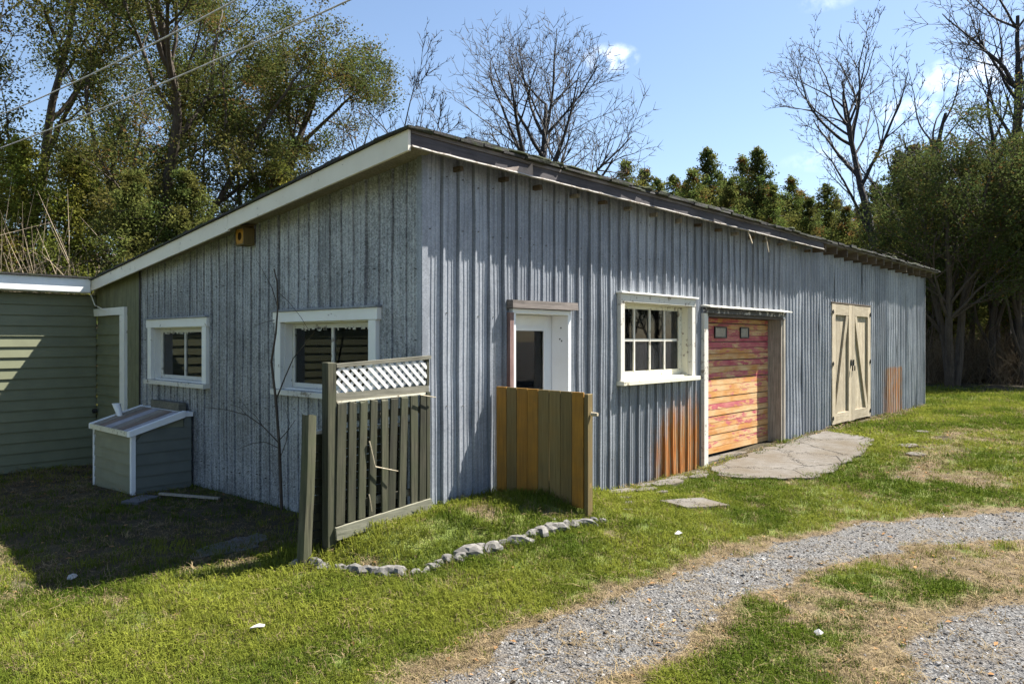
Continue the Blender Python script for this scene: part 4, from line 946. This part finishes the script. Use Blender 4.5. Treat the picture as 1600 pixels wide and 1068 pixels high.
def broad_evergreen(seed, H, r0, nleaf, size, base, mat_bark, multi=1, spread=.75, lowest=.15, sig=.19, lean=(0, 0), brown=.04, dense=.72, levels=3, **kw):
    segs, tips = grow_tree(seed, H, r0, levels=levels, spread=spread, first=lowest, nchild=(13, 7, 4), ratio=.52, jit=.10, trop=.06, multi=multi, lean=lean, **kw)
    rs = np.random.default_rng(seed + 1); k = 5
    V, Q = tube_mesh(segs, 5); tr = mesh_of('trunk', V, Q, mat_bark, smooth=True)
    tp = tips[tips[:, 2] > H * .08]; ncl = len(tp); idx = rs.integers(0, ncl, nleaf)
    C_ = tp[idx, :3] + rs.normal(0, sig, (nleaf, 3)) * np.array([1, 1, .75])
    # keep sprays off about a fifth of the twigs so the sky shows through
    keep = rs.random(ncl) < dense; kk = keep[idx]; C_ = C_[kk]; idx = idx[kk]
    V, Q, T = leaf_quads(C_, size, rs, 2.0, .15, tints(ncl, idx, rs, base, .3, .25, brown)); cr = mesh_of('crown', V, Q, M['leaf'], T)
    return tr, cr
def conifer(seed, H, w, nleaf, size, base, mat_bark, bare=.10, brown=.05, nbm=9):
    rs = np.random.default_rng(seed); segs = []; p = np.array([0, 0, -.3]); n = 14
    lx = rs.normal(0, .012, 2)
    for i in range(n):
        q = np.array([lx[0] * H * (i + 1) / n + rs.normal(0, .02), lx[1] * H * (i + 1) / n, H * (i + 1) / n]); segs.append((*p, *q, .14 * H / 9 * (1 - i / n) + .012, .14 * H / 9 * (1 - (i + 1) / n) + .008, 0)); p = q
    nb = int(H * nbm); pts = []; bid = []; dirs = []
    for b_ in range(nb):
        t = bare + (.985 - bare) * (b_ / nb) ** .92; z = H * t; az = b_ * 2.4 + rs.uniform(-.6, .6); L = w * ((1 - t) ** .95) * rs.uniform(.45, 1.25) + .10
        c = np.array([lx[0] * z, lx[1] * z, z]); d = np.array([math.cos(az), math.sin(az), rs.uniform(-.1, .35)]); m = max(3, int(L / .16)); pp = c
        for k in range(m):
            d = d + np.array([0, 0, .03]) + rs.normal(0, .06, 3); d /= np.linalg.norm(d); qq = pp + d * L / m; segs.append((*pp, *qq, .022 * (1 - k / m) + .006, .022 * (1 - (k + 1) / m) + .005, 1)); pp = qq
            pts.append((*pp, .05 + .13 * L * (1 - .6 * k / m))); bid.append(b_)
    pts = np.array(pts); bid = np.array(bid); idx = rs.integers(0, len(pts), nleaf)
    C_ = pts[idx, :3] + rs.normal(0, 1, (nleaf, 3)) * np.array([1, 1, .95]) * pts[idx, 3:4]
    keep = rs.random(nb) < .9; kk = keep[bid[idx]]; C_ = C_[kk]; idx = idx[kk]
    V, Q, T = leaf_quads(C_, size, rs, 2.0, .1, tints(nb, bid[idx], rs, base, .3, .2, brown)); cr = mesh_of('crown', V, Q, M['leaf'], T)
    V, Q = tube_mesh(np.array(segs), 4); tr = mesh_of('trunk', V, Q, mat_bark, smooth=True); return tr, cr
def bare_tree(seed, H, r0, mat, **kw):
    segs, tips = grow_tree(seed, H, r0, **kw); V, Q = tube_mesh(segs[segs[:, 8] <= 1], 6) ; V2, Q2 = tube_mesh(segs[segs[:, 8] > 1], 3)
    t = mesh_of('trunk', V, Q, mat, smooth=True); c = mesh_of('crown', V2, Q2, mat, smooth=False); return t, c
FW = np.array([math.cos(HEAD), math.sin(HEAD)]); RG = np.array([math.sin(HEAD), -math.cos(HEAD)])
def place(px, Z):
    p = np.array([CAM.x, CAM.y]) + Z * (FW + RG * (px - 800) / 1149); return float(p[0]), float(p[1])
GREEN_A = (.090, .094, .027); GREEN_D = (.080, .095, .030); GREEN_M = (.105, .118, .032); GREEN_Y = (.165, .175, .034)
def gtree(name, px, Z, label, group, meshes, rotz=0, scale=1.):
    x, y = place(px, Z); return build_tree(name, (x, y, G(x, y)), label, group, *meshes, rotz=rotz, scale=scale)
# big spreading evergreens behind the gable
A1 = broad_evergreen(11, 11.5, .20, 120000, .066, GREEN_A, M['bark_brown'], spread=.62, brown=.03)
A2 = broad_evergreen(23, 9.8, .21, 105000, .066, GREEN_A, M['bark_brown'], spread=.80, brown=.05, lowest=.22, lean=(.06, -.06))
A3 = broad_evergreen(31, 11.0, .18, 95000, .07, GREEN_A, M['bark_brown'], spread=.62, brown=.03)
gtree('evergreen_tree', 262, 20, 'tall dark evergreen with straight trunk rising behind the middle of the gable roof', 'evergreens behind the gable', A1, scale=1.12)
gtree('evergreen_tree', 372, 20.5, 'spreading evergreen with forked limbs reaching right over the gable roof', 'evergreens behind the gable', A2, scale=1.05)
gtree('evergreen_tree', 60, 22, 'tall dark evergreen at the upper left corner behind the green wing', 'evergreens behind the gable', A3, scale=1.2)
gtree('evergreen_tree', 165, 25, 'dark evergreen standing between the two tallest ones behind the wing', 'evergreens behind the gable', A1, rotz=2.1, scale=1.15)
Y1_ = conifer(41, 5.6, 2.2, 60000, .062, GREEN_Y, M['bark_brown'], bare=.02, nbm=22); Y2_ = conifer(42, 5.2, 1.8, 50000, .062, GREEN_M, M['bark_brown'], bare=.02, nbm=22)
gtree('cedar', 40, 16.8, 'sunlit yellow green cedar above the left end of the green wing', 'young cedars behind the wing', Y1_, scale=1.15)
gtree('cedar', 120, 17.2, 'yellow green cedar above the junction of wing and gable', 'young cedars behind the wing', Y1_, rotz=1.4, scale=1.1)
gtree('cedar', 200, 14.8, 'dark green cedar behind the low end of the gable roof', 'young cedars behind the wing', Y2_, rotz=.7)
gtree('cedar', 290, 15.2, 'dark green cedar behind the middle of the sloping white roof edge', 'young cedars behind the wing', Y2_, rotz=2.2, scale=1.02)
gtree('cedar', 425, 18.5, 'yellow green cedar peeking over the upper half of the sloping roof edge', 'young cedars behind the wing', Y1_, rotz=2.9, scale=1.12)
gtree('cedar', -40, 18, 'yellow green cedar cut by the left edge of the picture', 'young cedars behind the wing', Y1_, rotz=3.9, scale=1.1)
x, y = place(3, 15.0)
tr = bare_tree(77, 8.5, .09, M['bark_pale'], levels=2, nchild=(5, 3), first=.6, spread=.5, jit=.03)
build_tree('bare_tree', (x, y, G(x, y)), 'pale grey slender trunk at the left edge behind the green wing', 'bare trees', *tr)
# bare trees behind the shed
B1 = bare_tree(5, 12.2, .34, M['bark'], levels=4, rmin=.013, nchild=(19, 8, 5, 3), first=.36, spread=.62, jit=.07, trop=.045, ratio=.60)
B2 = bare_tree(8, 9.6, .17, M['bark'], levels=4, rmin=.014, nchild=(10, 7, 5, 3), first=.28, spread=.52, jit=.08, trop=.05, ratio=.55, multi=2)
B3 = bare_tree(14, 13.5, .27, M['bark'], levels=4, rmin=.014, nchild=(14, 6, 5, 3), first=.40, spread=.52, jit=.08, trop=.05, ratio=.52, multi=2)
B4 = bare_tree(21, 15.0, .32, M['bark'], levels=4, rmin=.014, nchild=(15, 7, 5, 3), first=.35, spread=.60, jit=.08, trop=.045, ratio=.56)
gtree('bare_tree', 800, 26, 'large bare tree with fanned branches standing behind the middle of the shed roof', 'bare trees', B1, rotz=2.0, scale=.90)
gtree('bare_tree', 690, 24, 'bare twin-stemmed tree behind the near end of the shed roof', 'bare trees', B2, rotz=.9, scale=.92)
gtree('bare_tree', 612, 25, 'small bare tree just right of the big evergreen over the roof peak', 'bare trees', B2, rotz=1.9, scale=.85)
gtree('bare_tree', 1392, 31, 'tall bare tree with two upright stems rising behind the far end of the shed', 'bare trees', B3)
gtree('bare_tree', 1608, 28, 'tall bare tree leaning in at the right edge of the picture', 'bare trees', B4, rotz=.6)
gtree('bare_tree', 1335, 45, 'thin bare tree among the distant conifers left of the tall twin-stemmed one', 'bare trees', B2, rotz=3, scale=.95)
gtree('bare_tree', 1278, 46, 'slender bare tree between distant conifer tops over the far roof', 'bare trees', B2, rotz=4.4, scale=.9)
gtree('bare_tree', 1565, 33, 'bare tree behind the right-hand cedars near the picture edge', 'bare trees', B2, rotz=5.2, scale=1.15)
# conifer tops over the roof
CM = [conifer(50 + i, 10.5, (4.2, 3.3, 4.8, 3.7)[i], 52000, .115, ((.125, .14, .035), (.105, .12, .034), (.13, .14, .036), (.115, .125, .034))[i], M['bark_brown'], nbm=(15, 13, 16, 13)[i]) for i in range(4)]
tops = [(952, 46, 1.0), (1030, 47, 1.04), (1068, 48, 1.05), (1095, 47, 1.02), (1125, 48, 1.08), (1150, 47, 1.0), (1200, 48, 1.04), (1225, 47, .95), (1250, 49, 1.0), (1280, 48, .92), (1310, 48, .95), (1338, 49, .9), (930, 41, .90), (975, 40, 1.0), (1010, 41, .98), (1050, 44, 1.0), (1080, 40, .96), (1108, 43, 1.12), (1140, 40, .92), (1162, 45, 1.13), (1185, 42, 1.1), (1210, 39, .86), (1238, 44, 1.0), (1262, 42, .86), (1296, 45, .98), (1325, 41, .80), (1350, 44, .86), (1372, 38, .86), (1405, 36, .95), (1430, 39, 1.05), (1455, 36, 1.0)]
tops.sort()
for i, (px, Z, s) in enumerate(tops):
    gtree('conifer', px, Z, 'conifer top showing over the far half of the shed roof, %s from the left' % ORD[i], 'conifers behind the shed roof', CM[(i * 3 + i // 4) % 4], rotz=i * 1.3, scale=s * 1.10)
# dense cedars right of the shed
C1 = broad_evergreen(61, 8.0, .17, 85000, .085, GREEN_D, M['bark_brown'], multi=3, spread=.62, lowest=.22, sig=.20, brown=.03, dense=.5)
C2 = broad_evergreen(67, 8.4, .15, 75000, .085, GREEN_D, M['bark_brown'], spread=.55, lowest=.10, sig=.20, brown=.03, dense=.5)
C3 = broad_evergreen(71, 7.6, .13, 70000, .085, GREEN_M, M['bark_brown'], spread=.5, lowest=.08, sig=.21, brown=.03, dense=.5)
right = [(1487, 26.5, C1, 0.3, 1.0, 'triple-stemmed dark cedar at the wood edge just right of the shed end'), (1545, 28, C2, 1., 1.0, 'tall dark cedar second from the shed end along the wood edge'), (1600, 27, C3, 2., 1.05, 'cedar at the right edge of the picture beside the lawn'), (1450, 30, C3, 3.1, .95, 'cedar showing just behind the far corner of the shed'), (1520, 32, C3, 4., 1.12, 'cedar in the second rank behind the triple-stemmed one'), (1578, 33, C2, 5., 1.06, 'cedar in the second rank near the right picture edge'), (1420, 33, C3, .8, .92, 'cedar rising over the far end of the shed roof'), (1640, 30, C2, 2.6, 1.0, 'cedar just outside the right edge whose branches reach in'), (1480, 37, C2, 3.6, 1.0, 'cedar in the third rank behind the shed end'), (1620, 37, C3, 1.6, 1.2, 'cedar in the third rank at the right'), (1680, 26, C3, 4.6, 1.1, 'cedar beyond the right edge shading the lawn')]
for px, Z, ms, rz, s, lab in right: gtree('cedar', px, Z, lab, 'cedars at the wood edge', ms, rotz=rz, scale=s)
for i, (x, y) in enumerate(((14, -13), (20, -15), (26, -15), (32, -17), (38, -15), (45, -18))): build_tree('cedar', (x, y, G(x, y)), 'cedar across the drive outside the right edge, %s of that row' % ORD[i], 'cedars across the drive', *(C3, C2)[i % 2], rotz=i * 1.7, scale=1.15)
# leafless undergrowth: thin stems as one mass
def brush(name, label, spots, n, H, base, mat):
    rs = np.random.default_rng(len(name) * 7 + 3); segs = []; T = []
    for _ in range(n):
        (px, Z, sx) = spots[rs.integers(len(spots))]; x, y = place(px + rs.normal(0, sx), Z + rs.uniform(-1.5, 1.5)); p = np.array([x, y, G(x, y) - .05]); d = np.array([rs.normal(0, .3), rs.normal(0, .3), 1.]); L = H * rs.uniform(.35, 1.1); m = 4; c = np.array(base) * rs.uniform(.6, 1.4)
        for k in range(m):
            d = d + rs.normal(0, .22, 3); d /= np.linalg.norm(d); q = p + d * L / m; segs.append((*p, *q, .011 * (1 - k / m) + .003, .011 * (1 - (k + 1) / m) + .003, 0)); T.append(c); p = q
            if rs.random() < .7:
                e = d + rs.normal(0, .6, 3); e /= np.linalg.norm(e); q2 = p + e * L * .28; segs.append((*p, *q2, .006, .002, 0)); T.append(c)
    V, Q = tube_mesh(np.array(segs), 3); T = np.repeat(np.array(T), 6, 0); T = np.concatenate([T, np.ones((len(T), 1))], 1)
    o = npmesh(name, V, Q, mat, tint=T, loc=tuple(np.mean(V, 0))); tag(o, label, 'brush', kind='stuff')
back = [(1440, 44), (1475, 47), (1510, 43), (1540, 48), (1575, 44), (1605, 47), (1640, 43), (1680, 46), (1720, 42), (1500, 52), (1560, 53), (1620, 54)]
back.sort()
for i, (px, Z) in enumerate(back): gtree('conifer', px, Z, 'dark conifer deep in the wood behind the cedar trunks, %s from the left' % ORD[i], 'conifers deep in the wood', CM[i % 4], rotz=i * 2.1, scale=.9)
brush('underbrush', 'brown leafless underbrush on the floor of the wood right of the shed', [(1460, 29, 25), (1520, 30, 30), (1580, 29, 30), (1640, 28, 40), (1550, 35, 60), (1500, 40, 50), (1600, 40, 60)], 3600, 2.0, (.17, .13, .085), M['twig'])
brush('bramble_thicket', 'pale tangled leafless stems above the roof of the green wing', [(20, 15.6, 25), (75, 15.8, 25), (115, 16.0, 18)], 800, 3.9, (.26, .21, .15), M['twig'])
# sapling in front of the gable
def sapling():
    r = random.Random(3); px2 = lambda px, py, x: None
    f = 1149.
    def on(px, py, u):
        dx = math.cos(HEAD) + math.sin(HEAD) * (px - 800) / f; dy = math.sin(HEAD) - math.cos(HEAD) * (px - 800) / f; t = (u - CAM.x) / dx; return (u, CAM.y + t * dy, CAM.z - t * (py - 531) / f)
    lines = [([(440, 796), (438, 740), (436, 690), (431, 625), (427, 590), (424, 565), (431, 520), (434, 480), (433, 440), (428, 420)], .017, .006, -.30, 0),
             ([(431, 625), (445, 590), (458, 560), (478, 535), (492, 518)], .009, .003, -.30, -.14), ([(434, 690), (410, 665), (385, 648), (355, 640), (320, 636)], .008, .003, -.30, -.2),
             ([(434, 480), (425, 450), (412, 425), (400, 405)], .006, .002, -.30, .1), ([(433, 455), (450, 470), (470, 495), (482, 515)], .005, .002, -.3, -.1), ([(434, 690), (450, 672), (462, 655)], .006, .002, -.3, .12),
             ([(436, 700), (415, 690), (395, 692), (370, 702)], .005, .002, -.3, -.1), ([(385, 648), (375, 636), (360, 632)], .004, .002, -.37, -.05), ([(428, 500), (408, 505), (398, 508)], .004, .002, -.3, .08), ([(436, 720), (447, 690), (452, 660), (446, 640)], .006, .002, -.3, -.06), ([(410, 665), (400, 650), (388, 640), (372, 620)], .004, .002, -.33, .05)]
    segs = []
    for pts, ra, rb, u0, du in lines:
        n = len(pts); P = [on(px, py, u0 + du * k / (n - 1) + r.uniform(-.012, .012) * (k > 0)) for k, (px, py) in enumerate(pts)]
        if len(segs) and True: pass
        for k in range(n - 1): segs.append((*P[k], *P[k + 1], ra + (rb - ra) * k / (n - 1), ra + (rb - ra) * (k + 1) / (n - 1), 0 if u0 == -.30 and du == 0 else 1))
    segs = np.array(segs); root = empty('sapling', tuple(segs[0, :3]), 'thin bare sapling growing close in front of the metal gable wall', 'sapling')
    V, Q = tube_mesh(segs[segs[:, 8] == 0], 6); npmesh('trunk', V, Q, M['bark_brown'], root, smooth=True)
    V, Q = tube_mesh(segs[segs[:, 8] == 1], 4); npmesh('branches', V, Q, M['bark_brown'], root, smooth=True)
sapling()
# overhead wires
def wire(a, b_, ext, label):
    A = Vector(place(*a[:2]) + (a[2],)); B = Vector(place(*b_[:2]) + (b_[2],)); d = B - A; P = [A + d * t + Vector((0, 0, .25 * (t - .5) ** 2)) for t in np.linspace(-.8, 1 + ext, 30)]
    segs = [(*P[i], *P[i + 1], .011, .011) for i in range(29)]; V, Q = tube_mesh(np.array(segs), 6); o = npmesh('overhead_wire', V, Q, plain('pale_wire_jacket' + label[:3], (.42, .40, .38, 1), .5), loc=tuple(A), smooth=True); tag(o, label, 'wire', 'overhead wires')
zat = lambda py, Z: 1.75 + (531 - py) / 1149 * Z
wire((0, 13.5, zat(185, 13.5)), (385, 8.5, zat(0, 8.5)), .6, 'upper pale overhead wire crossing the evergreens at upper left')
wire((0, 13.5, zat(237, 13.5)), (565, 8.5, zat(0, 8.5)), .6, 'lower pale overhead wire slanting up past the spreading evergreen')

# ------------------------------------------------------------------ grass, litter and pebbles (uncountable)
PROTO = {}
def proto(name, V, F, mat):
    me = bpy.data.meshes.new(name); me.from_pydata(V, [], F); me.materials.append(mat); return bpy.data.objects.new(name, me)
def tuft(seed, nb, h, w, spread, lay=.3):
    r = random.Random(seed); V = []; F = []
    for _ in range(nb):
        a = r.uniform(0, 6.28); p = Vector((r.gauss(0, spread), r.gauss(0, spread), -.004)); L = h * r.uniform(.5, 1.25); out = Vector((math.cos(a), math.sin(a), 0)); sd = Vector((-math.sin(a), math.cos(a), 0)); k = r.uniform(.15, 1.) * lay
        m = p + out * L * .35 * k + Vector((0, 0, L * .6)); t = p + out * L * k + Vector((0, 0, L * max(.15, 1 - k * .55))); n = len(V); ww = w * r.uniform(.7, 1.3)
        V += [tuple(p - sd * ww / 2), tuple(p + sd * ww / 2), tuple(m + sd * ww * .4), tuple(m - sd * ww * .4), tuple(t)]; F += [(n, n + 1, n + 2, n + 3), (n + 3, n + 2, n + 4)]
    return V, F
def scatter(name, P, rot, scl, idx, tint, protos, label, cat):
    c = bpy.data.collections.new(name + '_pieces')
    for o in protos: c.objects.link(o)
    me = bpy.data.meshes.new(name); n = len(P); me.vertices.add(n); me.vertices.foreach_set('co', np.asarray(P, np.float32).ravel())
    for nm, ty, key, dat in (('rot', 'FLOAT_VECTOR', 'vector', rot), ('scl', 'FLOAT_VECTOR', 'vector', scl), ('idx', 'INT', 'value', idx), ('tint', 'FLOAT_COLOR', 'color', tint)):
        a = me.attributes.new(nm, ty, 'POINT'); a.data.foreach_set(key, np.ascontiguousarray(dat, np.int32 if ty == 'INT' else np.float32).ravel())
    o = bpy.data.objects.new(name, me); COL.objects.link(o); tag(o, label, cat, kind='stuff')
    ng = bpy.data.node_groups.new(name + '_scatter', 'GeometryNodeTree'); ng.interface.new_socket('Geometry', in_out='INPUT', socket_type='NodeSocketGeometry'); ng.interface.new_socket('Geometry', in_out='OUTPUT', socket_type='NodeSocketGeometry')
    N = ng.nodes; L = ng.links; gi = N.new('NodeGroupInput'); go = N.new('NodeGroupOutput'); ip = N.new('GeometryNodeInstanceOnPoints'); ci = N.new('GeometryNodeCollectionInfo')
    ci.inputs['Collection'].default_value = c; ci.inputs['Separate Children'].default_value = True; ci.inputs['Reset Children'].default_value = True
    def na(nm, ty):
        x = N.new('GeometryNodeInputNamedAttribute'); x.data_type = ty; x.inputs['Name'].default_value = nm; return x.outputs['Attribute']
    L.new(gi.outputs[0], ip.inputs['Points']); L.new(ci.outputs[0], ip.inputs['Instance']); ip.inputs['Pick Instance'].default_value = True
    L.new(na('idx', 'INT'), ip.inputs['Instance Index']); L.new(na('rot', 'FLOAT_VECTOR'), ip.inputs['Rotation']); L.new(na('scl', 'FLOAT_VECTOR'), ip.inputs['Scale']); L.new(ip.outputs[0], go.inputs[0])
    md = o.modifiers.new('scatter', 'NODES'); md.node_group = ng
    return o
def sample(n, rmin, rmax, power, half=1.0):
    # points around the camera, density falling with distance ~ r^-power
    u = rng.random(n); e = 2 - power; r = (rmin ** e + u * (rmax ** e - rmin ** e)) ** (1 / e); th = HEAD + rng.uniform(-half, half, n)
    return CAM.x + r * np.cos(th), CAM.y + r * np.sin(th), r
def outside(x, y):
    ok = ~((x > -.03) & (x < SHED_L + .05) & (y > -.03) & (y < 8.2)); ok &= ~((y > 7.97) & (x < .1)); ok &= ~((x > X0 - .03) & (x < 0) & (y > Y0 - .03) & (y < Y1 + .03))
    ap = np.array([(5.0, -.17), (7.75, -.17), (9.2, -.22), (9.0, -.7), (8.7, -1.15), (7.9, -1.3), (7.0, -1.48), (5.9, -1.52), (5.0, -1.45), (4.6, -.95), (4.5, -.5)])
    ok &= poly_sd(x, y, ap) < .02 + .38 * np.clip(fbm(x * 3.1 + 7, y * 3.1, 3) - .42, 0, 1); ok &= poly_sd(x, y, np.array([(2.42, -.92), (3.0, -1.10), (2.9, -1.46), (2.38, -1.26)])) < 0
    return ok
def make_grass():
    x, y, r = sample(190000, 2.6, 38, 1.55); g, d, s = masks(x, y); ok = outside(x, y)
    dens = (1 - g) ** 1.5 * (1 - .86 * d) * (1 - .9 * s) * (.55 + .9 * fbm(x * 1.7 + 3, y * 1.7, 3)); ok &= rng.random(len(x)) < np.clip(dens, 0, 1); ok &= (x < 27) & (y > -30)
    x, y, r, d, s = x[ok], y[ok], r[ok], d[ok], s[ok]; n = len(x); z = gz(x, y)
    near_wall = np.exp(-np.maximum(0, -y - .02) * 5) * (x > -.2) * (x < 2.6) * (y < 0.05) + np.exp(-np.hypot(x + 1.1, y - .1) * 4)
    sc_ = rng.uniform(.6, 1.25, n) * (1 + .9 * np.clip(near_wall, 0, 1)) * (1 - .35 * d) * (.75 + .6 * fbm(x * 1.3, y * 1.3, 3)); wide = np.clip(r / 7, 1, 2.6)
    rot = np.stack([rng.normal(0, .12, n), rng.normal(0, .12, n), rng.uniform(0, 6.28, n)], 1); scl = np.stack([sc_ * wide, sc_ * wide, sc_ * np.clip(r / 14, 1, 1.5)], 1)
    q = fbm(x * 1.1 + 60, y * 1.1, 4); k = np.clip((q - .36) / .28, 0, 1)[:, None]; rnd = rng.random(n)[:, None]
    c0 = np.array([.058, .092, .012]); c1 = np.array([.20, .215, .034]); c = c0 + (c1 - c0) * np.clip(k * .75 + rnd * .45 - .1, 0, 1)
    straw = (rng.random(n) < .05 + .45 * d + .1 * s)[:, None]; c = np.where(straw, np.array([.21, .165, .085]) * (.6 + .7 * rnd), c)
    c = np.concatenate([c * (.8 + .4 * rng.random((n, 1))), np.ones((n, 1))], 1)
    protos = [proto('grass_tuft_%s' % w, *tuft(i, 13, .062, .0042, .026, .8), M['grass']) for i, w in enumerate(('a', 'b', 'c', 'd'))]
    scatter('grass', np.stack([x, y, z], 1), rot, scl, rng.integers(0, 4, n), c, protos, 'short spring grass covering the lawn around the shed', 'grass'); return n
def make_litter():
    x, y, r = sample(80000, 2.6, 26, 1.6); g, d, s = masks(x, y); ok = outside(x, y)
    dens = (1 - .85 * g) * (.09 + .95 * d + .55 * s); ok &= rng.random(len(x)) < dens; ok &= (x < 26)
    x, y, r = x[ok], y[ok], r[ok]; n = len(x); z = gz(x, y) + .006
    V, F = tuft(91, 9, .055, .0032, .02, 1.6); V2, F2 = tuft(92, 8, .07, .003, .03, 1.9)
    V = [(a, b_, c * .35 + .004) for a, b_, c in V]; V2 = [(a, b_, c * .28 + .004) for a, b_, c in V2]
    lf_ = [(-.02, 0, .003), (0, -.011, .008), (.024, 0, .004), (0, .012, .010)]
    idx = np.where(rng.random(n) < .09, 2, rng.integers(0, 2, n)); sc_ = rng.uniform(.6, 1.3, n) * np.clip(r / 8, 1, 2)
    rot = np.stack([rng.normal(0, .15, n), rng.normal(0, .15, n), rng.uniform(0, 6.28, n)], 1); base = np.array([.20, .152, .085]); c = base * rng.uniform(.45, 1.35, (n, 1)); c[idx == 2] = np.array([.26, .15, .07]) * rng.uniform(.6, 1.5, ((idx == 2).sum(), 1))
    scatter('dry_grass', np.stack([x, y, z], 1), rot, np.stack([sc_] * 3, 1), idx, np.concatenate([c, np.ones((n, 1))], 1), [proto('dry_a', V, F, M['litter']), proto('dry_b', V2, F2, M['litter']), proto('dry_leaf', lf_, [(0, 1, 2, 3)], M['litter'])], 'tan dead grass and leaf litter over the lawn and drive edges', 'dead grass')
def make_pebbles():
    x, y, r = sample(150000, 2.4, 20, 1.55); g, d, s = masks(x, y); ok = outside(x, y) & (rng.random(len(x)) < np.clip(g * 1.0 + .10 * d, 0, 1))
    x, y, r = x[ok], y[ok], r[ok]; n = len(x); z = gz(x, y) + .001
    ps = []
    for i in range(3):
        rr = random.Random(i); V = [(a * rr.uniform(.7, 1.2) * .0085, b_ * rr.uniform(.7, 1.2) * .0085, c * rr.uniform(.7, 1.1) * .006) for a, b_, c in ((1, 0, 0), (-1, 0, 0), (0, 1, 0), (0, -1, 0), (0, 0, 1), (0, 0, -1), (.7, .7, .3), (-.7, .7, .3), (-.7, -.7, .3), (.7, -.7, .3))]
        F = [(4, 6, 7), (4, 7, 8), (4, 8, 9), (4, 9, 6), (0, 6, 9), (2, 7, 6), (1, 8, 7), (3, 9, 8), (5, 0, 3), (5, 3, 1), (5, 1, 2), (5, 2, 0), (0, 2, 6), (2, 1, 7), (1, 3, 8), (3, 0, 9)]
        ps.append(proto('pebble_%s' % 'abc'[i], V, F, M['pebble']))
    sc_ = .74 * rng.lognormal(0, .42, n) * np.clip(r / 7, 1, 1.8); c = np.array([.128, .124, .120]) * rng.lognormal(0, .5, (n, 1)); tan = rng.random(n) < .16; c[tan] = np.array([.125, .096, .065]) * rng.uniform(.6, 1.3, (tan.sum(), 1)); c = np.clip(c, .03, .75)
    scatter('gravel', np.stack([x, y, z], 1), np.stack([rng.uniform(0, .6, n), rng.uniform(0, .6, n), rng.uniform(0, 6.28, n)], 1), np.stack([sc_] * 3, 1), rng.integers(0, 3, n), np.concatenate([c, np.ones((n, 1))], 1), ps, 'grey crushed stone on the wheel tracks of the drive', 'gravel')
make_grass(); make_litter(); make_pebbles()
